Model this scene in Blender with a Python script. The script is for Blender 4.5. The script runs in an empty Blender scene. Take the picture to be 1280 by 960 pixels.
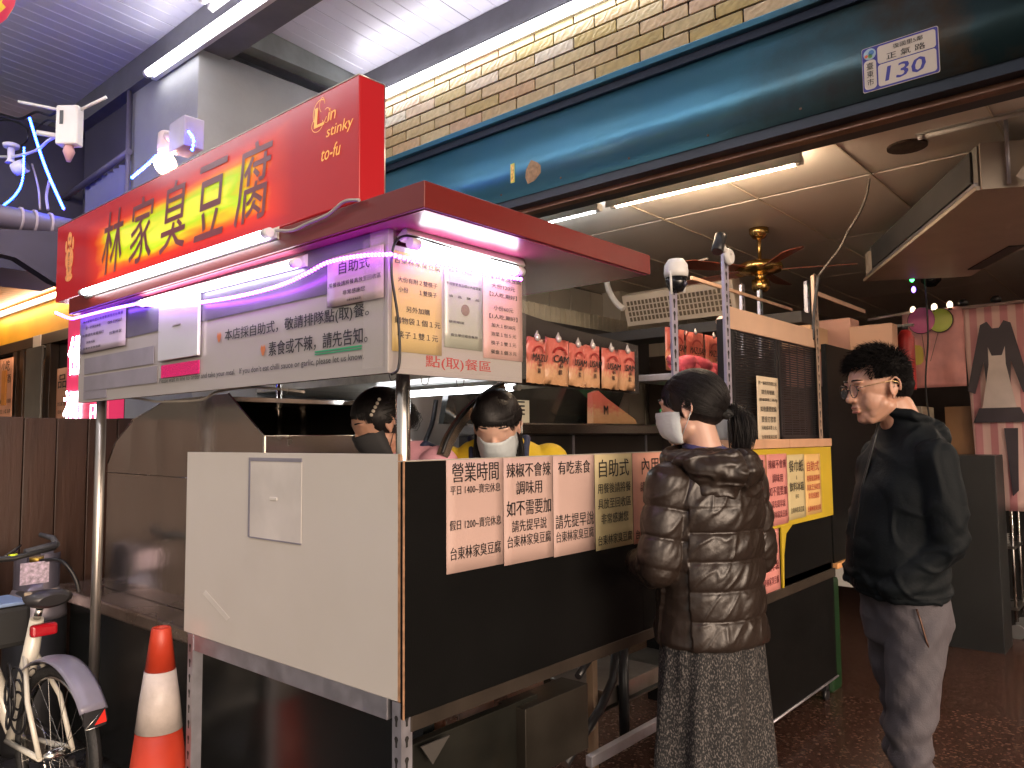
import bpy, bmesh, math, random
from mathutils import Vector, Matrix, noise, Quaternion
random.seed(7)
S = bpy.context.scene
COL = S.collection
PI = math.pi
# ------------------------------------------------------------------ camera
cam_d = bpy.data.cameras.new('camera'); cam = bpy.data.objects.new('camera', cam_d); COL.objects.link(cam)
cam_d.sensor_width = 36; cam_d.lens = 26.94; cam_d.clip_start = .05; cam_d.clip_end = 400
_r = Vector((.65611, -.75461, -.00922)); _u = Vector((-.04759, -.05356, .99743)); _f = Vector((.75317, .65398, .07105))
cam.matrix_world = Matrix(((_r.x, _u.x, -_f.x, -1.27351), (_r.y, _u.y, -_f.y, -1.47097), (_r.z, _u.z, -_f.z, 1.42), (0, 0, 0, 1)))
S.camera = cam
# ------------------------------------------------------------------ night sky and view
W = bpy.data.worlds.new('World'); S.world = W; W.use_nodes = True
wn = W.node_tree; wn.nodes.clear()
wo = wn.nodes.new('ShaderNodeOutputWorld'); wb = wn.nodes.new('ShaderNodeBackground'); ws = wn.nodes.new('ShaderNodeTexSky')
ws.sky_type = 'NISHITA'; ws.sun_disc = False; ws.sun_elevation = math.radians(9); ws.sun_rotation = math.radians(200); ws.dust_density = 4
hs = wn.nodes.new('ShaderNodeHueSaturation'); hs.inputs['Saturation'].default_value = .35
mx = wn.nodes.new('ShaderNodeMix'); mx.data_type = 'RGBA'; mx.blend_type = 'MULTIPLY'; mx.inputs[0].default_value = 1
mx.inputs[7].default_value = (1.0, .87, .78, 1)
wn.links.new(ws.outputs[0], hs.inputs['Color']); wn.links.new(hs.outputs[0], mx.inputs[6]); wn.links.new(mx.outputs[2], wb.inputs[0]); wn.links.new(wb.outputs[0], wo.inputs[0])
wb.inputs[1].default_value = .15
S.view_settings.view_transform = 'Standard'; S.view_settings.look = 'None'; S.view_settings.gamma = 1; S.view_settings.exposure = 1.05
S.render.engine = 'CYCLES'; S.cycles.use_denoising = True; S.cycles.max_bounces = 6; S.cycles.sample_clamp_indirect = 6; S.cycles.caustics_reflective = False; S.cycles.caustics_refractive = False

# ------------------------------------------------------------------ materials
def rgb(h):
    h = h.lstrip('#'); v = [int(h[i:i+2], 16)/255 for i in (0, 2, 4)]
    return tuple(x/12.92 if x <= .04045 else ((x+.055)/1.055)**2.4 for x in v)
MATS = {}
def pm(name, col, rough=.5, metal=0., var=.12, scale=6., bump=0., bscale=60., emit=None, es=0., sss=0., spec=.5, coat=0., rvar=.0, dirt=0., dcol=(.05, .035, .02), stretch=None, alpha=1., sheen=0.):
    if name in MATS: return MATS[name]
    m = bpy.data.materials.new(name); m.use_nodes = True; nt = m.node_tree; N = nt.nodes; L = nt.links
    b = N['Principled BSDF']
    if isinstance(col, str): col = rgb(col)
    b.inputs['Roughness'].default_value = rough; b.inputs['Metallic'].default_value = metal
    b.inputs['Specular IOR Level'].default_value = spec; b.inputs['Coat Weight'].default_value = coat; b.inputs['Coat Roughness'].default_value = .1
    tc = N.new('ShaderNodeTexCoord'); mp = N.new('ShaderNodeMapping'); L.new(tc.outputs['Object'], mp.inputs[0])
    if stretch: mp.inputs['Scale'].default_value = stretch
    nz = N.new('ShaderNodeTexNoise'); nz.inputs['Scale'].default_value = scale; nz.inputs['Detail'].default_value = 5; L.new(mp.outputs[0], nz.inputs[0])
    mr = N.new('ShaderNodeMapRange'); mr.inputs[1].default_value = .3; mr.inputs[2].default_value = .7; mr.inputs[3].default_value = 1-var; mr.inputs[4].default_value = 1+var
    L.new(nz.outputs[0], mr.inputs[0])
    vm = N.new('ShaderNodeVectorMath'); vm.operation = 'SCALE'; vm.inputs[0].default_value = col; L.new(mr.outputs[0], vm.inputs['Scale'])
    src = vm.outputs[0]
    if dirt > 0:
        n2 = N.new('ShaderNodeTexNoise'); n2.inputs['Scale'].default_value = scale*.45; n2.inputs['Detail'].default_value = 8; n2.inputs['Roughness'].default_value = .7
        L.new(tc.outputs['Object'], n2.inputs[0])
        m2 = N.new('ShaderNodeMapRange'); m2.inputs[1].default_value = .5; m2.inputs[2].default_value = .75; m2.inputs[3].default_value = 0; m2.inputs[4].default_value = dirt
        L.new(n2.outputs[0], m2.inputs[0])
        mm = N.new('ShaderNodeMix'); mm.data_type = 'RGBA'; L.new(m2.outputs[0], mm.inputs[0]); L.new(src, mm.inputs[6]); mm.inputs[7].default_value = (*dcol, 1); src = mm.outputs[2]
    L.new(src, b.inputs['Base Color'])
    if rvar:
        m3 = N.new('ShaderNodeMapRange'); m3.inputs[1].default_value = .3; m3.inputs[2].default_value = .7; m3.inputs[3].default_value = max(.02, rough-rvar); m3.inputs[4].default_value = min(1, rough+rvar)
        L.new(nz.outputs[0], m3.inputs[0]); L.new(m3.outputs[0], b.inputs['Roughness'])
    if bump:
        n4 = N.new('ShaderNodeTexNoise'); n4.inputs['Scale'].default_value = bscale; n4.inputs['Detail'].default_value = 4; L.new(mp.outputs[0], n4.inputs[0])
        bp = N.new('ShaderNodeBump'); bp.inputs['Strength'].default_value = bump; bp.inputs['Distance'].default_value = .01; L.new(n4.outputs[0], bp.inputs['Height']); L.new(bp.outputs[0], b.inputs['Normal'])
    if emit is not None:
        if isinstance(emit, str): emit = rgb(emit)
        b.inputs['Emission Color'].default_value = (*emit, 1); b.inputs['Emission Strength'].default_value = es
    if sss: b.inputs['Subsurface Weight'].default_value = sss; b.inputs['Subsurface Radius'].default_value = (.6, .25, .12); b.inputs['Subsurface Scale'].default_value = .012
    if sheen: b.inputs['Sheen Weight'].default_value = sheen
    if alpha < 1: b.inputs['Alpha'].default_value = alpha
    MATS[name] = m; return m
ink = pm('black_ink', (.012, .011, .012), .6, var=0)
redink = pm('red_ink', (.42, .03, .03), .6, var=0)
steel = pm('brushed_steel', (.60, .58, .55), .24, 1, .06, 4, .006, 120, rvar=.05)
steel_dirty = pm('stained_steel', (.33, .30, .27), .3, .9, .2, 3, .05, 40, rvar=.12, dirt=.6, dcol=(.06, .045, .03))
pole_steel = pm('pole_steel', (.6, .57, .53), .16, 1, .06, 5)
galv = pm('galvanised', (.46, .45, .5), .4, .75, .12, 14, .05, 90, rvar=.1, dirt=.25)
white_paint = pm('white_paint', (.72, .71, .68), .4, 0, .05, 4)
white_plastic = pm('white_plastic', (.75, .74, .72), .35, 0, .03, 4)
black_plastic = pm('black_plastic', (.018, .018, .02), .35, 0, .1, 8)
black_board = pm('black_board', (.005, .005, .005), .5, 0, .25, 3, .05, 200, spec=.12)
dark = pm('dark_matt', (.02, .018, .017), .6, 0, .3, 4)
darksteel = pm('dark_steel', (.09, .085, .075), .35, .7, .3, 3, .05, 30, rvar=.12, dirt=.4)
pink_paper = pm('pink_paper', (.58, .40, .35), .6, 0, .05, 3, .1, 25)
yellow_paper = pm('yellow_paper', (.60, .50, .27), .6, 0, .05, 3, .1, 25)
wire_black = pm('black_cable', (.01, .01, .012), .4, 0, 0)
wire_grey = pm('grey_cable', (.4, .36, .32), .5, 0, .1)
def emis(name, col, s): return pm(name, (.8, .8, .8), .4, emit=col, es=s, var=0)
TUBE = emis('tube_white', (.93, .95, 1.0), 6.5)
TUBEA = emis('tube_arcade', (.95, .93, 1.0), 7)
TUBEW = emis('tube_warm', (1.0, .72, .48), 46)
TUBEL = emis('tube_unseen_aisle', (1.0, .82, .67), 105)
TUBEC = emis('tube_cool', (.9, .96, 1.0), 16)

# ------------------------------------------------------------------ geometry helpers
class MB:
    def __init__(s): s.v = []; s.f = []; s.sm = []
    def add(s, vs, fs, smooth=False):
        o = len(s.v); s.v += [tuple(v) for v in vs]; s.f += [tuple(i+o for i in f) for f in fs]; s.sm += [smooth]*len(fs); return s
    def box(s, a, b, M=None):
        x0, y0, z0 = a; x1, y1, z1 = b
        vs = [(x0, y0, z0), (x1, y0, z0), (x1, y1, z0), (x0, y1, z0), (x0, y0, z1), (x1, y0, z1), (x1, y1, z1), (x0, y1, z1)]
        if M is not None: vs = [M @ Vector(v) for v in vs]
        return s.add(vs, [(0, 3, 2, 1), (4, 5, 6, 7), (0, 1, 5, 4), (1, 2, 6, 5), (2, 3, 7, 6), (3, 0, 4, 7)])
    def bbox(s, a, b, r=.004, M=None):                    # box with chamfered edges
        bm = bmesh.new(); bmesh.ops.create_cube(bm, size=1)
        for v in bm.verts: v.co = Vector([a[i]+(v.co[i]+.5)*(b[i]-a[i]) for i in range(3)])
        r = min(r, min(abs(b[i]-a[i]) for i in range(3))*.3)
        bmesh.ops.bevel(bm, geom=bm.edges[:], offset=r, segments=2, profile=.5, affect='EDGES')
        if M is not None: bm.transform(M)
        bm.verts.index_update(); s.add([v.co[:] for v in bm.verts], [[v.index for v in f.verts] for f in bm.faces]); bm.free(); return s
    def tube(s, pts, r, n=8, cap=True, smooth=True):
        pts = [Vector(p) for p in pts]; rs = r if isinstance(r, (list, tuple)) else [r]*len(pts)
        up = Vector((0, 0, 1)); vs = []; T0 = None; U = None
        for i, p in enumerate(pts):
            t = (pts[min(i+1, len(pts)-1)]-pts[max(i-1, 0)])
            t = t.normalized() if t.length > 1e-9 else Vector((0, 0, 1))
            if U is None:
                U = t.cross(up) if abs(t.z) < .95 else t.cross(Vector((1, 0, 0)))
            else: U = U-t*U.dot(t)
            U.normalize(); V = t.cross(U)
            for k in range(n):
                a = 2*PI*k/n; vs.append(p+(U*math.cos(a)+V*math.sin(a))*rs[i])
        fs = []
        for i in range(len(pts)-1):
            for k in range(n): fs.append((i*n+k, i*n+(k+1) % n, (i+1)*n+(k+1) % n, (i+1)*n+k))
        s.add(vs, fs, smooth)
        if cap:
            o = len(s.v)-len(vs); s.f += [tuple(o+k for k in range(n))[::-1], tuple(o+(len(pts)-1)*n+k for k in range(n))]; s.sm += [False]*2
        return s
    def lathe(s, prof, c=(0, 0, 0), n=24, M=None, smooth=True):
        vs = []
        for r, z in prof:
            for k in range(n):
                a = 2*PI*k/n; v = Vector((r*math.cos(a), r*math.sin(a), z))
                if M is not None: v = M @ v
                vs.append(v+Vector(c))
        fs = []
        for i in range(len(prof)-1):
            for k in range(n): fs.append((i*n+k, i*n+(k+1) % n, (i+1)*n+(k+1) % n, (i+1)*n+k))
        s.add(vs, fs, smooth); o = len(s.v)-len(vs)
        s.f += [tuple(o+k for k in range(n))[::-1], tuple(o+(len(prof)-1)*n+k for k in range(n))]; s.sm += [False]*2
        return s
    def ell(s, c, r, M=None, n=16, m=10):
        prof = [(math.sin(PI*i/m), -math.cos(PI*i/m)) for i in range(m+1)]; prof[0] = (.001, -1); prof[-1] = (.001, 1)
        Sc = Matrix.Diagonal((r[0], r[1], r[2])).to_4x4()
        return s.lathe(prof, c, n, (M if M is not None else Matrix()) @ Sc)
    def prism(s, poly, fn):                               # poly 2D, fn(u,v,k) -> 3D for k = 0,1
        n = len(poly); vs = [fn(u, v, 0) for u, v in poly]+[fn(u, v, 1) for u, v in poly]
        fs = [tuple(range(n))[::-1], tuple(range(n, 2*n))]+[(i, (i+1) % n, n+(i+1) % n, n+i) for i in range(n)]
        return s.add(vs, fs)
    def mesh(s, name):
        me = bpy.data.meshes.new(name); me.from_pydata(s.v, [], s.f); me.update()
        me.polygons.foreach_set('use_smooth', s.sm)
        bm = bmesh.new(); bm.from_mesh(me); bmesh.ops.recalc_face_normals(bm, faces=bm.faces); bm.to_mesh(me); bm.free(); return me
    def build(s, name, mat, parent=None, **k):
        me = s.mesh(name); me.materials.append(mat); o = bpy.data.objects.new(name, me); COL.objects.link(o)
        if parent is not None: o.parent = parent
        if k: tag(o, **k)
        return o
def tag(o, label=None, cat=None, group=None, kind=None):
    if label: o['label'] = label
    if cat: o['category'] = cat
    if group: o['group'] = group
    if kind: o['kind'] = kind
    return o
def thing(name, label, cat, loc=(0, 0, 0), rz=0, group=None):
    o = bpy.data.objects.new(name, None); COL.objects.link(o); o.location = loc; o.rotation_euler = (0, 0, rz); o.empty_display_size = .1
    return tag(o, label, cat, group)
def inst(name, me, parent, M=None):
    o = bpy.data.objects.new(name, me); COL.objects.link(o); o.parent = parent
    if M is not None: o.matrix_local = M
    return o
def copy_tree(o, parent=None):
    c = o.copy(); COL.objects.link(c); c.parent = parent
    for ch in [x for x in o.children]: copy_tree(ch, c)
    return c
def mixrot(p, ax, ay, az=None):
    ax = Vector(ax).normalized(); ay = Vector(ay).normalized(); az = ax.cross(ay) if az is None else Vector(az)
    return Matrix(((ax.x, ay.x, az.x, p[0]), (ax.y, ay.y, az.y, p[1]), (ax.z, ay.z, az.z, p[2]), (0, 0, 0, 1)))
# a frame lying on a plane seen from -X or from -Y: local x = right as read, y = up, z = out of the wall
def onx(x, y, z): return mixrot((x, y, z), (0, -1, 0), (0, 0, 1))
def ony(x, y, z): return mixrot((x, y, z), (1, 0, 0), (0, 0, 1))
# ------------------------------------------------------------------ lettering
_TC = {}
def glyphs(txt, bold=0.):
    k = (txt, 0)
    if k in _TC: return _TC[k]
    c = bpy.data.curves.new('t', 'FONT'); c.body = txt; c.size = 1; c.resolution_u = 2; c.offset = 0
    o = bpy.data.objects.new('t', c); COL.objects.link(o)
    dg = bpy.context.evaluated_depsgraph_get(); me = bpy.data.meshes.new_from_object(o.evaluated_get(dg))
    vs = [v.co.copy() for v in me.vertices]; fs = [tuple(p.vertices) for p in me.polygons]
    bpy.data.objects.remove(o); bpy.data.curves.remove(c); bpy.data.meshes.remove(me)
    _TC[k] = (vs, fs); return vs, fs
def words(mb, M, txt, u, v, h=None, w=None, bold=.012, shear=0., d=.0006, align='C'):
    vs, fs = glyphs(txt, bold)
    if not vs: return
    x0 = min(p.x for p in vs); x1 = max(p.x for p in vs); y0 = min(p.y for p in vs); y1 = max(p.y for p in vs)
    sy = h/(y1-y0) if h else 1; sx = w/(x1-x0) if w else sy
    if not h: sy = sx
    cx = {'C': (x0+x1)/2, 'L': x0, 'R': x1}[align]; cy = (y0+y1)/2
    for j, (ox, oy) in enumerate(((-.5, 0), (.5, .2)) if bold > 0 else ((0, 0),)):
        mb.add([M @ Vector((u+(p.x-cx+ox*bold)*sx+shear*(p.y-cy)*sy, v+(p.y-cy+oy*bold)*sy, d+.00012*j)) for p in vs], fs)
def sheet(M, w, h, t=.0008, mat=None, name='paper', parent=None, curl=.0, **k):
    n = 6; mb = MB()
    vs = []; ph = random.random()*6
    for s_ in (0, 1):
        for j in range(n+1):
            for i in range(n+1):
                u = -w/2+w*i/n; v = -h/2+h*j/n
                z = curl*(math.sin(ph+i*1.1)*.5+.5+.6*math.sin(ph*2+j*.9))*.5+curl*.6
                vs.append(M @ Vector((u, v, z+(t if s_ else 0))))
    N = (n+1)**2; fs = []
    for j in range(n):
        for i in range(n):
            a = j*(n+1)+i; fs += [(a, a+1, a+n+2, a+n+1)[::-1], (N+a, N+a+1, N+a+n+2, N+a+n+1)]
    ring = [i for i in range(n)]+[n+j*(n+1) for j in range(n)]+[N-1-i for i in range(n)]+[(n-j)*(n+1) for j in range(n)]
    for a, b in zip(ring, ring[1:]+ring[:1]): fs.append((a, b, N+b, N+a))
    mb.add(vs, fs, curl > 0); return mb.build(name, mat, parent, **k)
def notice(M, w, h, mat, lines, label, inkm=None, curl=.0006, group=None, cat='notice', bold=.018, name='paper_notice'):
    root = thing(name, label, cat, M.translation[:], 0, group); Mi = Matrix.Translation(-M.translation) @ M
    sheet(Mi, w, h, .0008, mat, 'paper', root, curl)
    mb = MB()
    for ln in lines:
        t, v, hh = ln[:3]; ww = ln[3] if len(ln) > 3 else None; u = ln[4] if len(ln) > 4 else 0
        words(mb, Mi, t, u*w, (v-.5)*h, hh, ww*w if ww else None, bold, d=.0025+curl*.8)
    if lines: mb.build('lettering', inkm or ink, root)
    return root
def fluoro(a, b, r, mat, label, cat='tube light', fix=None, group=None, name='fluorescent_tube'):
    """tube lamp with end caps and an optional fixture bar behind it"""
    a = Vector(a); b = Vector(b); mid = (a+b)/2; root = thing(name, label, cat, mid[:], 0, group); a -= mid; b -= mid; t = (b-a).normalized()
    MB().tube([a+t*.02, b-t*.02], r, 14).build('glowing_tube', mat, root)
    for p, q in ((a, a+t*.03), (b-t*.03, b)): MB().tube([p, q], r*1.08, 12).build('end_cap', white_plastic, root)
    if fix is not None:
        n = Vector(fix); w = t.cross(n).normalized(); hw = r*1.2; c = n.normalized()*r*1.15; mb = MB(); vs = []
        for p in (a-t*.01, b+t*.01):
            for su, sd in ((-1, 0), (1, 0), (1.3, 1), (-1.3, 1)): vs.append(p+c+w*hw*su+n*sd)
        mb.add(vs, [(0, 1, 2, 3), (7, 6, 5, 4), (0, 4, 5, 1), (1, 5, 6, 2), (2, 6, 7, 3), (3, 7, 4, 0)]); mb.build('fixture', white_paint, root)
    return root
def cable(pts, r, mat, label, cat='cable', name='cable', n=6, sub=6):
    P = [Vector(p) for p in pts]; out = []
    for i in range(len(P)-1):
        p0 = P[max(i-1, 0)]; p1 = P[i]; p2 = P[i+1]; p3 = P[min(i+2, len(P)-1)]
        for k in range(sub):
            t = k/sub; out.append(.5*((2*p1)+(p2-p0)*t+(2*p0-5*p1+4*p2-p3)*t*t+(3*p1-p0-3*p2+p3)*t**3))
    out.append(P[-1]); return MB().tube(out, r, n).build(name, mat, None, label=label, cat=cat) if label else out
def struct(mb, name, mat, parent=None):
    o = mb.build(name, mat, parent); o['kind'] = 'structure'; return o

# ================================================================== THE SETTING
# ground: dark wet paving outside, red terrazzo inside the shop
gm = pm('street_ground', (.045, .043, .045), .3, 0, .3, 9, .35, 45, rvar=.2, dirt=.4)
struct(MB().box((-60, -60, -.3), (60, 60, 0)), 'street_ground', gm)
tz = bpy.data.materials.new('red_terrazzo'); tz.use_nodes = True; nt = tz.node_tree; b = nt.nodes['Principled BSDF']
vo = nt.nodes.new('ShaderNodeTexVoronoi'); vo.inputs['Scale'].default_value = 95; tcx = nt.nodes.new('ShaderNodeTexCoord'); nt.links.new(tcx.outputs['Object'], vo.inputs[0])
sp = nt.nodes.new('ShaderNodeSeparateColor'); nt.links.new(vo.outputs['Color'], sp.inputs[0])
cr = nt.nodes.new('ShaderNodeValToRGB'); cr.color_ramp.interpolation = 'CONSTANT'
for i, (p, c) in enumerate([(0, (.060, .028, .020)), (.35, (.085, .042, .030)), (.6, (.045, .020, .015)), (.76, (.12, .078, .060)), (.88, (.025, .014, .011))]):
    e = cr.color_ramp.elements[i] if i < 2 else cr.color_ramp.elements.new(p); e.position = p; e.color = (*c, 1)
nt.links.new(sp.outputs[0], cr.inputs[0]); nt.links.new(cr.outputs[0], b.inputs['Base Color']); b.inputs['Roughness'].default_value = .22
struct(MB().box((1.25, -4, .001), (9, 2.5, .006)), 'shop_floor', tz)
# arcade ceiling of white metal planks running away from the street
CZ = lambda x: 3.86-.062*x
ceil = struct(MB().add([(-2.6, -5, CZ(-2.6)+.03), (1.8, -5, CZ(1.8)+.03), (1.8, 12, CZ(1.8)+.03), (-2.6, 12, CZ(-2.6)+.03), (-2.6, -5, CZ(-2.6)+.08), (1.8, -5, CZ(1.8)+.08), (1.8, 12, CZ(1.8)+.08), (-2.6, 12, CZ(-2.6)+.08)], [(0, 3, 2, 1), (4, 5, 6, 7), (0, 1, 5, 4), (1, 2, 6, 5), (2, 3, 7, 6), (3, 0, 4, 7)]), 'arcade_ceiling', dark)
plankm = pm('led_tinted_planks', (.66, .64, .72), .35, .1, .05, 3, .02, 8, rvar=.06)  # slight lavender tint imitates violet LED light on the white planks
pk = MB(); wd = .2
prof = [(0, .002), (.004, -.0015), (.09, -.001), (.094, .0015), (.098, .0015), (.102, -.001), (wd-.006, -.0015), (wd-.002, .002)]
vs = [(x, y, CZ(x)+z) for x in (-2.6, 1.72) for y, z in prof]; n = len(prof)
pk.add(vs, [(i, i+1, n+i+1, n+i) for i in range(n-1)]); pkm = pk.mesh('plank'); pkm.materials.append(plankm)
for i in range(-14, 60): inst('plank', pkm, ceil, Matrix.Translation((0, i*wd, random.uniform(-.001, .001))))
# grey beams
beamm = pm('grey_steel_beam', (.16, .16, .175), .5, .2, .15, 5, .05, 30, dirt=.3)
bmL = struct(MB().box((.69, .4, 3.6), (.86, 9, 3.812)).box((.64, .4, 3.585), (.87, 9, 3.6)), 'ceiling_beam', beamm)
bmR = struct(MB().box((1.70, -5, 3.6), (1.80, 9, 3.75)), 'wall_beam', beamm)
struct(MB().box((.87, 2.40, 3.66), (1.70, 2.5, 3.80)), 'cross_beam', pm('dull_green_steel', (.25, .27, .25), .45, .3, .15, 6, .05, 20, dirt=.3))
struct(MB().box((-9, 14, 0), (2.5, 14.3, 6)), 'arcade_end_wall', dark)
# partition between the two shops
pw = pm('grey_cement', (.30, .31, .31), .75, 0, .1, 3, .12, 35, dirt=.15)
struct(MB().bbox((.69, 2.5, 0), (1.80, 3.35, 3.60), .006), 'partition_wall', pw)
# facade wall with tiles (tile = part)
fw = struct(MB().box((1.74, -5, 3.14), (1.95, 2.5, 3.82)), 'facade_wall', pm('dark_grout', (.008, .007, .008), .95, spec=.1))
tm = bpy.data.materials.new('glazed_tile'); tm.use_nodes = True; nt = tm.node_tree; b = nt.nodes['Principled BSDF']
oi = nt.nodes.new('ShaderNodeObjectInfo'); cr = nt.nodes.new('ShaderNodeValToRGB')
for i, (p, c) in enumerate([(0, (.50, .38, .19)), (.3, (.56, .45, .25)), (.5, (.46, .36, .13)), (.7, (.60, .50, .30)), (.85, (.54, .34, .18)), (1, (.62, .57, .44))]):
    e = cr.color_ramp.elements[i] if i < 2 else cr.color_ramp.elements.new(p); e.position = p; e.color = (*c, 1)
cr.color_ramp.elements[1].position = .3
nt.links.new(oi.outputs['Random'], cr.inputs[0]); wv = nt.nodes.new('ShaderNodeTexWave'); wv.inputs['Scale'].default_value = 14; wv.inputs['Distortion'].default_value = 9; wv.inputs['Detail'].default_value = 4; wv.bands_direction = 'DIAGONAL'
tcx = nt.nodes.new('ShaderNodeTexCoord'); ad = nt.nodes.new('ShaderNodeVectorMath'); ad.operation = 'ADD'; nt.links.new(tcx.outputs['Object'], ad.inputs[0]); nt.links.new(oi.outputs['Location'], ad.inputs[1]); nt.links.new(ad.outputs[0], wv.inputs[0])
n5 = nt.nodes.new('ShaderNodeTexNoise'); n5.inputs['Scale'].default_value = 30; n5.inputs['Detail'].default_value = 6; nt.links.new(ad.outputs[0], n5.inputs[0])
m5 = nt.nodes.new('ShaderNodeMapRange'); m5.inputs[3].default_value = .6; m5.inputs[4].default_value = 1.25; nt.links.new(n5.outputs[0], m5.inputs[0])
v5 = nt.nodes.new('ShaderNodeVectorMath'); v5.operation = 'SCALE'; nt.links.new(cr.outputs[0], v5.inputs[0]); nt.links.new(m5.outputs[0], v5.inputs['Scale']); nt.links.new(v5.outputs[0], b.inputs['Base Color'])
bp = nt.nodes.new('ShaderNodeBump'); bp.inputs['Strength'].default_value = .35; bp.inputs['Distance'].default_value = .004; nt.links.new(wv.outputs[0], bp.inputs['Height']); nt.links.new(bp.outputs[0], b.inputs['Normal']); b.inputs['Roughness'].default_value = .35
def tile_mesh(w, h): me = MB().bbox((-.012, -w/2, -h/2), (0, w/2, h/2), .002).mesh('tile'); me.materials.append(tm); return me
tfull = tile_mesh(.2435, .0565); tcut = tile_mesh(.2435, .026)
for r in range(9):
    z = 3.19+r*.0653; off = 0 if r % 2 else .126
    k = 0; y = 2.6-off
    while y > -1.6:
        if y < 2.38 or r: inst('tile', tfull, fw, Matrix.Translation((1.741+random.uniform(-.0015, .001), y, z)))
        y -= .2522
for i in range(16): inst('tile', tcut, fw, Matrix.Translation((1.741, 2.4-i*.2522, 3.1435)))
# blue shutter box over the shop opening
blue = bpy.data.materials.new('blue_box_paint'); blue.use_nodes = True; nt = blue.node_tree; b = nt.nodes['Principled BSDF']
tcx = nt.nodes.new('ShaderNodeTexCoord'); n1 = nt.nodes.new('ShaderNodeTexNoise'); n1.inputs['Scale'].default_value = 1.6; n1.inputs['Detail'].default_value = 9; n1.inputs['Roughness'].default_value = .65; nt.links.new(tcx.outputs['Object'], n1.inputs[0])
sx = nt.nodes.new('ShaderNodeSeparateXYZ'); nt.links.new(tcx.outputs['Object'], sx.inputs[0])
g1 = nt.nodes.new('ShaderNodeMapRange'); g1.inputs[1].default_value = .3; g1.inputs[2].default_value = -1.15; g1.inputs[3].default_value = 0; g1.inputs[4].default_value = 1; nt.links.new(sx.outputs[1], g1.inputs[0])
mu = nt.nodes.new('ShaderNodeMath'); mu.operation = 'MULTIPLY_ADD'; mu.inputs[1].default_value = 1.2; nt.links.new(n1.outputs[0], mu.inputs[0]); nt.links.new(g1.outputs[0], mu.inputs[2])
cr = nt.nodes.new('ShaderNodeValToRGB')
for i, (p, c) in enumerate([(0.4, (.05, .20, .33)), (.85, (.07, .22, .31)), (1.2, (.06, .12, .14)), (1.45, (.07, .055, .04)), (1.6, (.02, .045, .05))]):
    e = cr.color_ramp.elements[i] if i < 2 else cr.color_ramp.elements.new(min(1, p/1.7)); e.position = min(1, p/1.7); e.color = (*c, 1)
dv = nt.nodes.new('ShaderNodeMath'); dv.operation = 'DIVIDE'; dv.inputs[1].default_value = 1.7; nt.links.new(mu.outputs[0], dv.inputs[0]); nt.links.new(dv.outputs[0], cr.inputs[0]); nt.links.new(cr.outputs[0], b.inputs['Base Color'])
n2 = nt.nodes.new('ShaderNodeTexNoise'); n2.inputs['Scale'].default_value = 160; nt.links.new(tcx.outputs['Object'], n2.inputs[0]); bp = nt.nodes.new('ShaderNodeBump'); bp.inputs['Strength'].default_value = .12; bp.inputs['Distance'].default_value = .004
n3 = nt.nodes.new('ShaderNodeTexNoise'); n3.inputs['Scale'].default_value = 2.2; nt.links.new(tcx.outputs['Object'], n3.inputs[0]); bp2 = nt.nodes.new('ShaderNodeBump'); bp2.inputs['Strength'].default_value = .5; bp2.inputs['Distance'].default_value = .03
nt.links.new(n3.outputs[0], bp2.inputs['Height']); nt.links.new(bp2.outputs[0], bp.inputs['Normal']); nt.links.new(n2.outputs[0], bp.inputs['Height']); nt.links.new(bp.outputs[0], b.inputs['Normal']); b.inputs['Roughness'].default_value = .30; b.inputs['Metallic'].default_value = .6
sb = thing('shutter_box', 'long blue painted metal shutter box above the shop opening, rusty at its right', 'shutter box', (1.73, 0, 2.69))
pz = [(.0, .0), (.0, .19)]+[(.34*(z-.19)**2/(2*.205), z) for z in [.19+.205*k/10 for k in range(1, 11)]]+[(.3, .395), (.3, .0)]
ys = [-5+7.45*k/60 for k in range(61)]; n = len(pz); dent = lambda y, z: .0035*noise.noise(Vector((y*1.1, z*4, 3)))
vs = [(x+(dent(y, z) if x < .2 else 0), y, z) for y in ys for x, z in pz]
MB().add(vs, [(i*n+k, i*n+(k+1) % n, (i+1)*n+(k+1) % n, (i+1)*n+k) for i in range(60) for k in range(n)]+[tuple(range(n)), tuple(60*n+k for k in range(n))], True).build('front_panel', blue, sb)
MB().bbox((-.02, -5, .432), (.35, 2.45, .462), .003).build('top_trim', blue, sb)
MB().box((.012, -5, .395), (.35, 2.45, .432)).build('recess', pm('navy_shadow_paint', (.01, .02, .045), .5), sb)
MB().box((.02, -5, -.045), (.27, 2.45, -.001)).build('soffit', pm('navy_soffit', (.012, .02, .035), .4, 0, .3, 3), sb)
MB().box((.08, -5, -.068), (.11, 2.45, -.046)).box((.111, -5, -.068), (.135, 2.45, -.062)).build('guide_rail', pm('rusty_rail', (.22, .12, .08), .4, .6, .35, 6, .1, 30), sb)
scw = MB()
for k in range(11):
    for z_ in (.03,): scw.lathe([(.006, 0), (.005, .003)], (-.001, -1.6+k*.4, z_), 8, Matrix.Rotation(-PI/2, 4, 'Y'))
scw.build('screws', pm('rusty_screw', (.12, .08, .06), .5, .6), sb)['kind'] = 'stuff'
pw2 = pm('bare_patch', (.34, .22, .12), .7, 0, .4, 40, .3, 90)
pts = [(1.730, 1.024, 2.817), (1.730, 0.991, 2.860), (1.730, 0.949, 2.837), (1.730, 0.928, 2.815), (1.730, 0.928, 2.777), (1.730, 0.971, 2.745), (1.730, 1.014, 2.738), (1.730, 1.030, 2.776)]
MB().prism([(p[1], p[2]) for p in pts], lambda u, v, k: (-.0015*k-.0005, u, v-2.69)).build('peeled_patch', pw2, sb)
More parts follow.
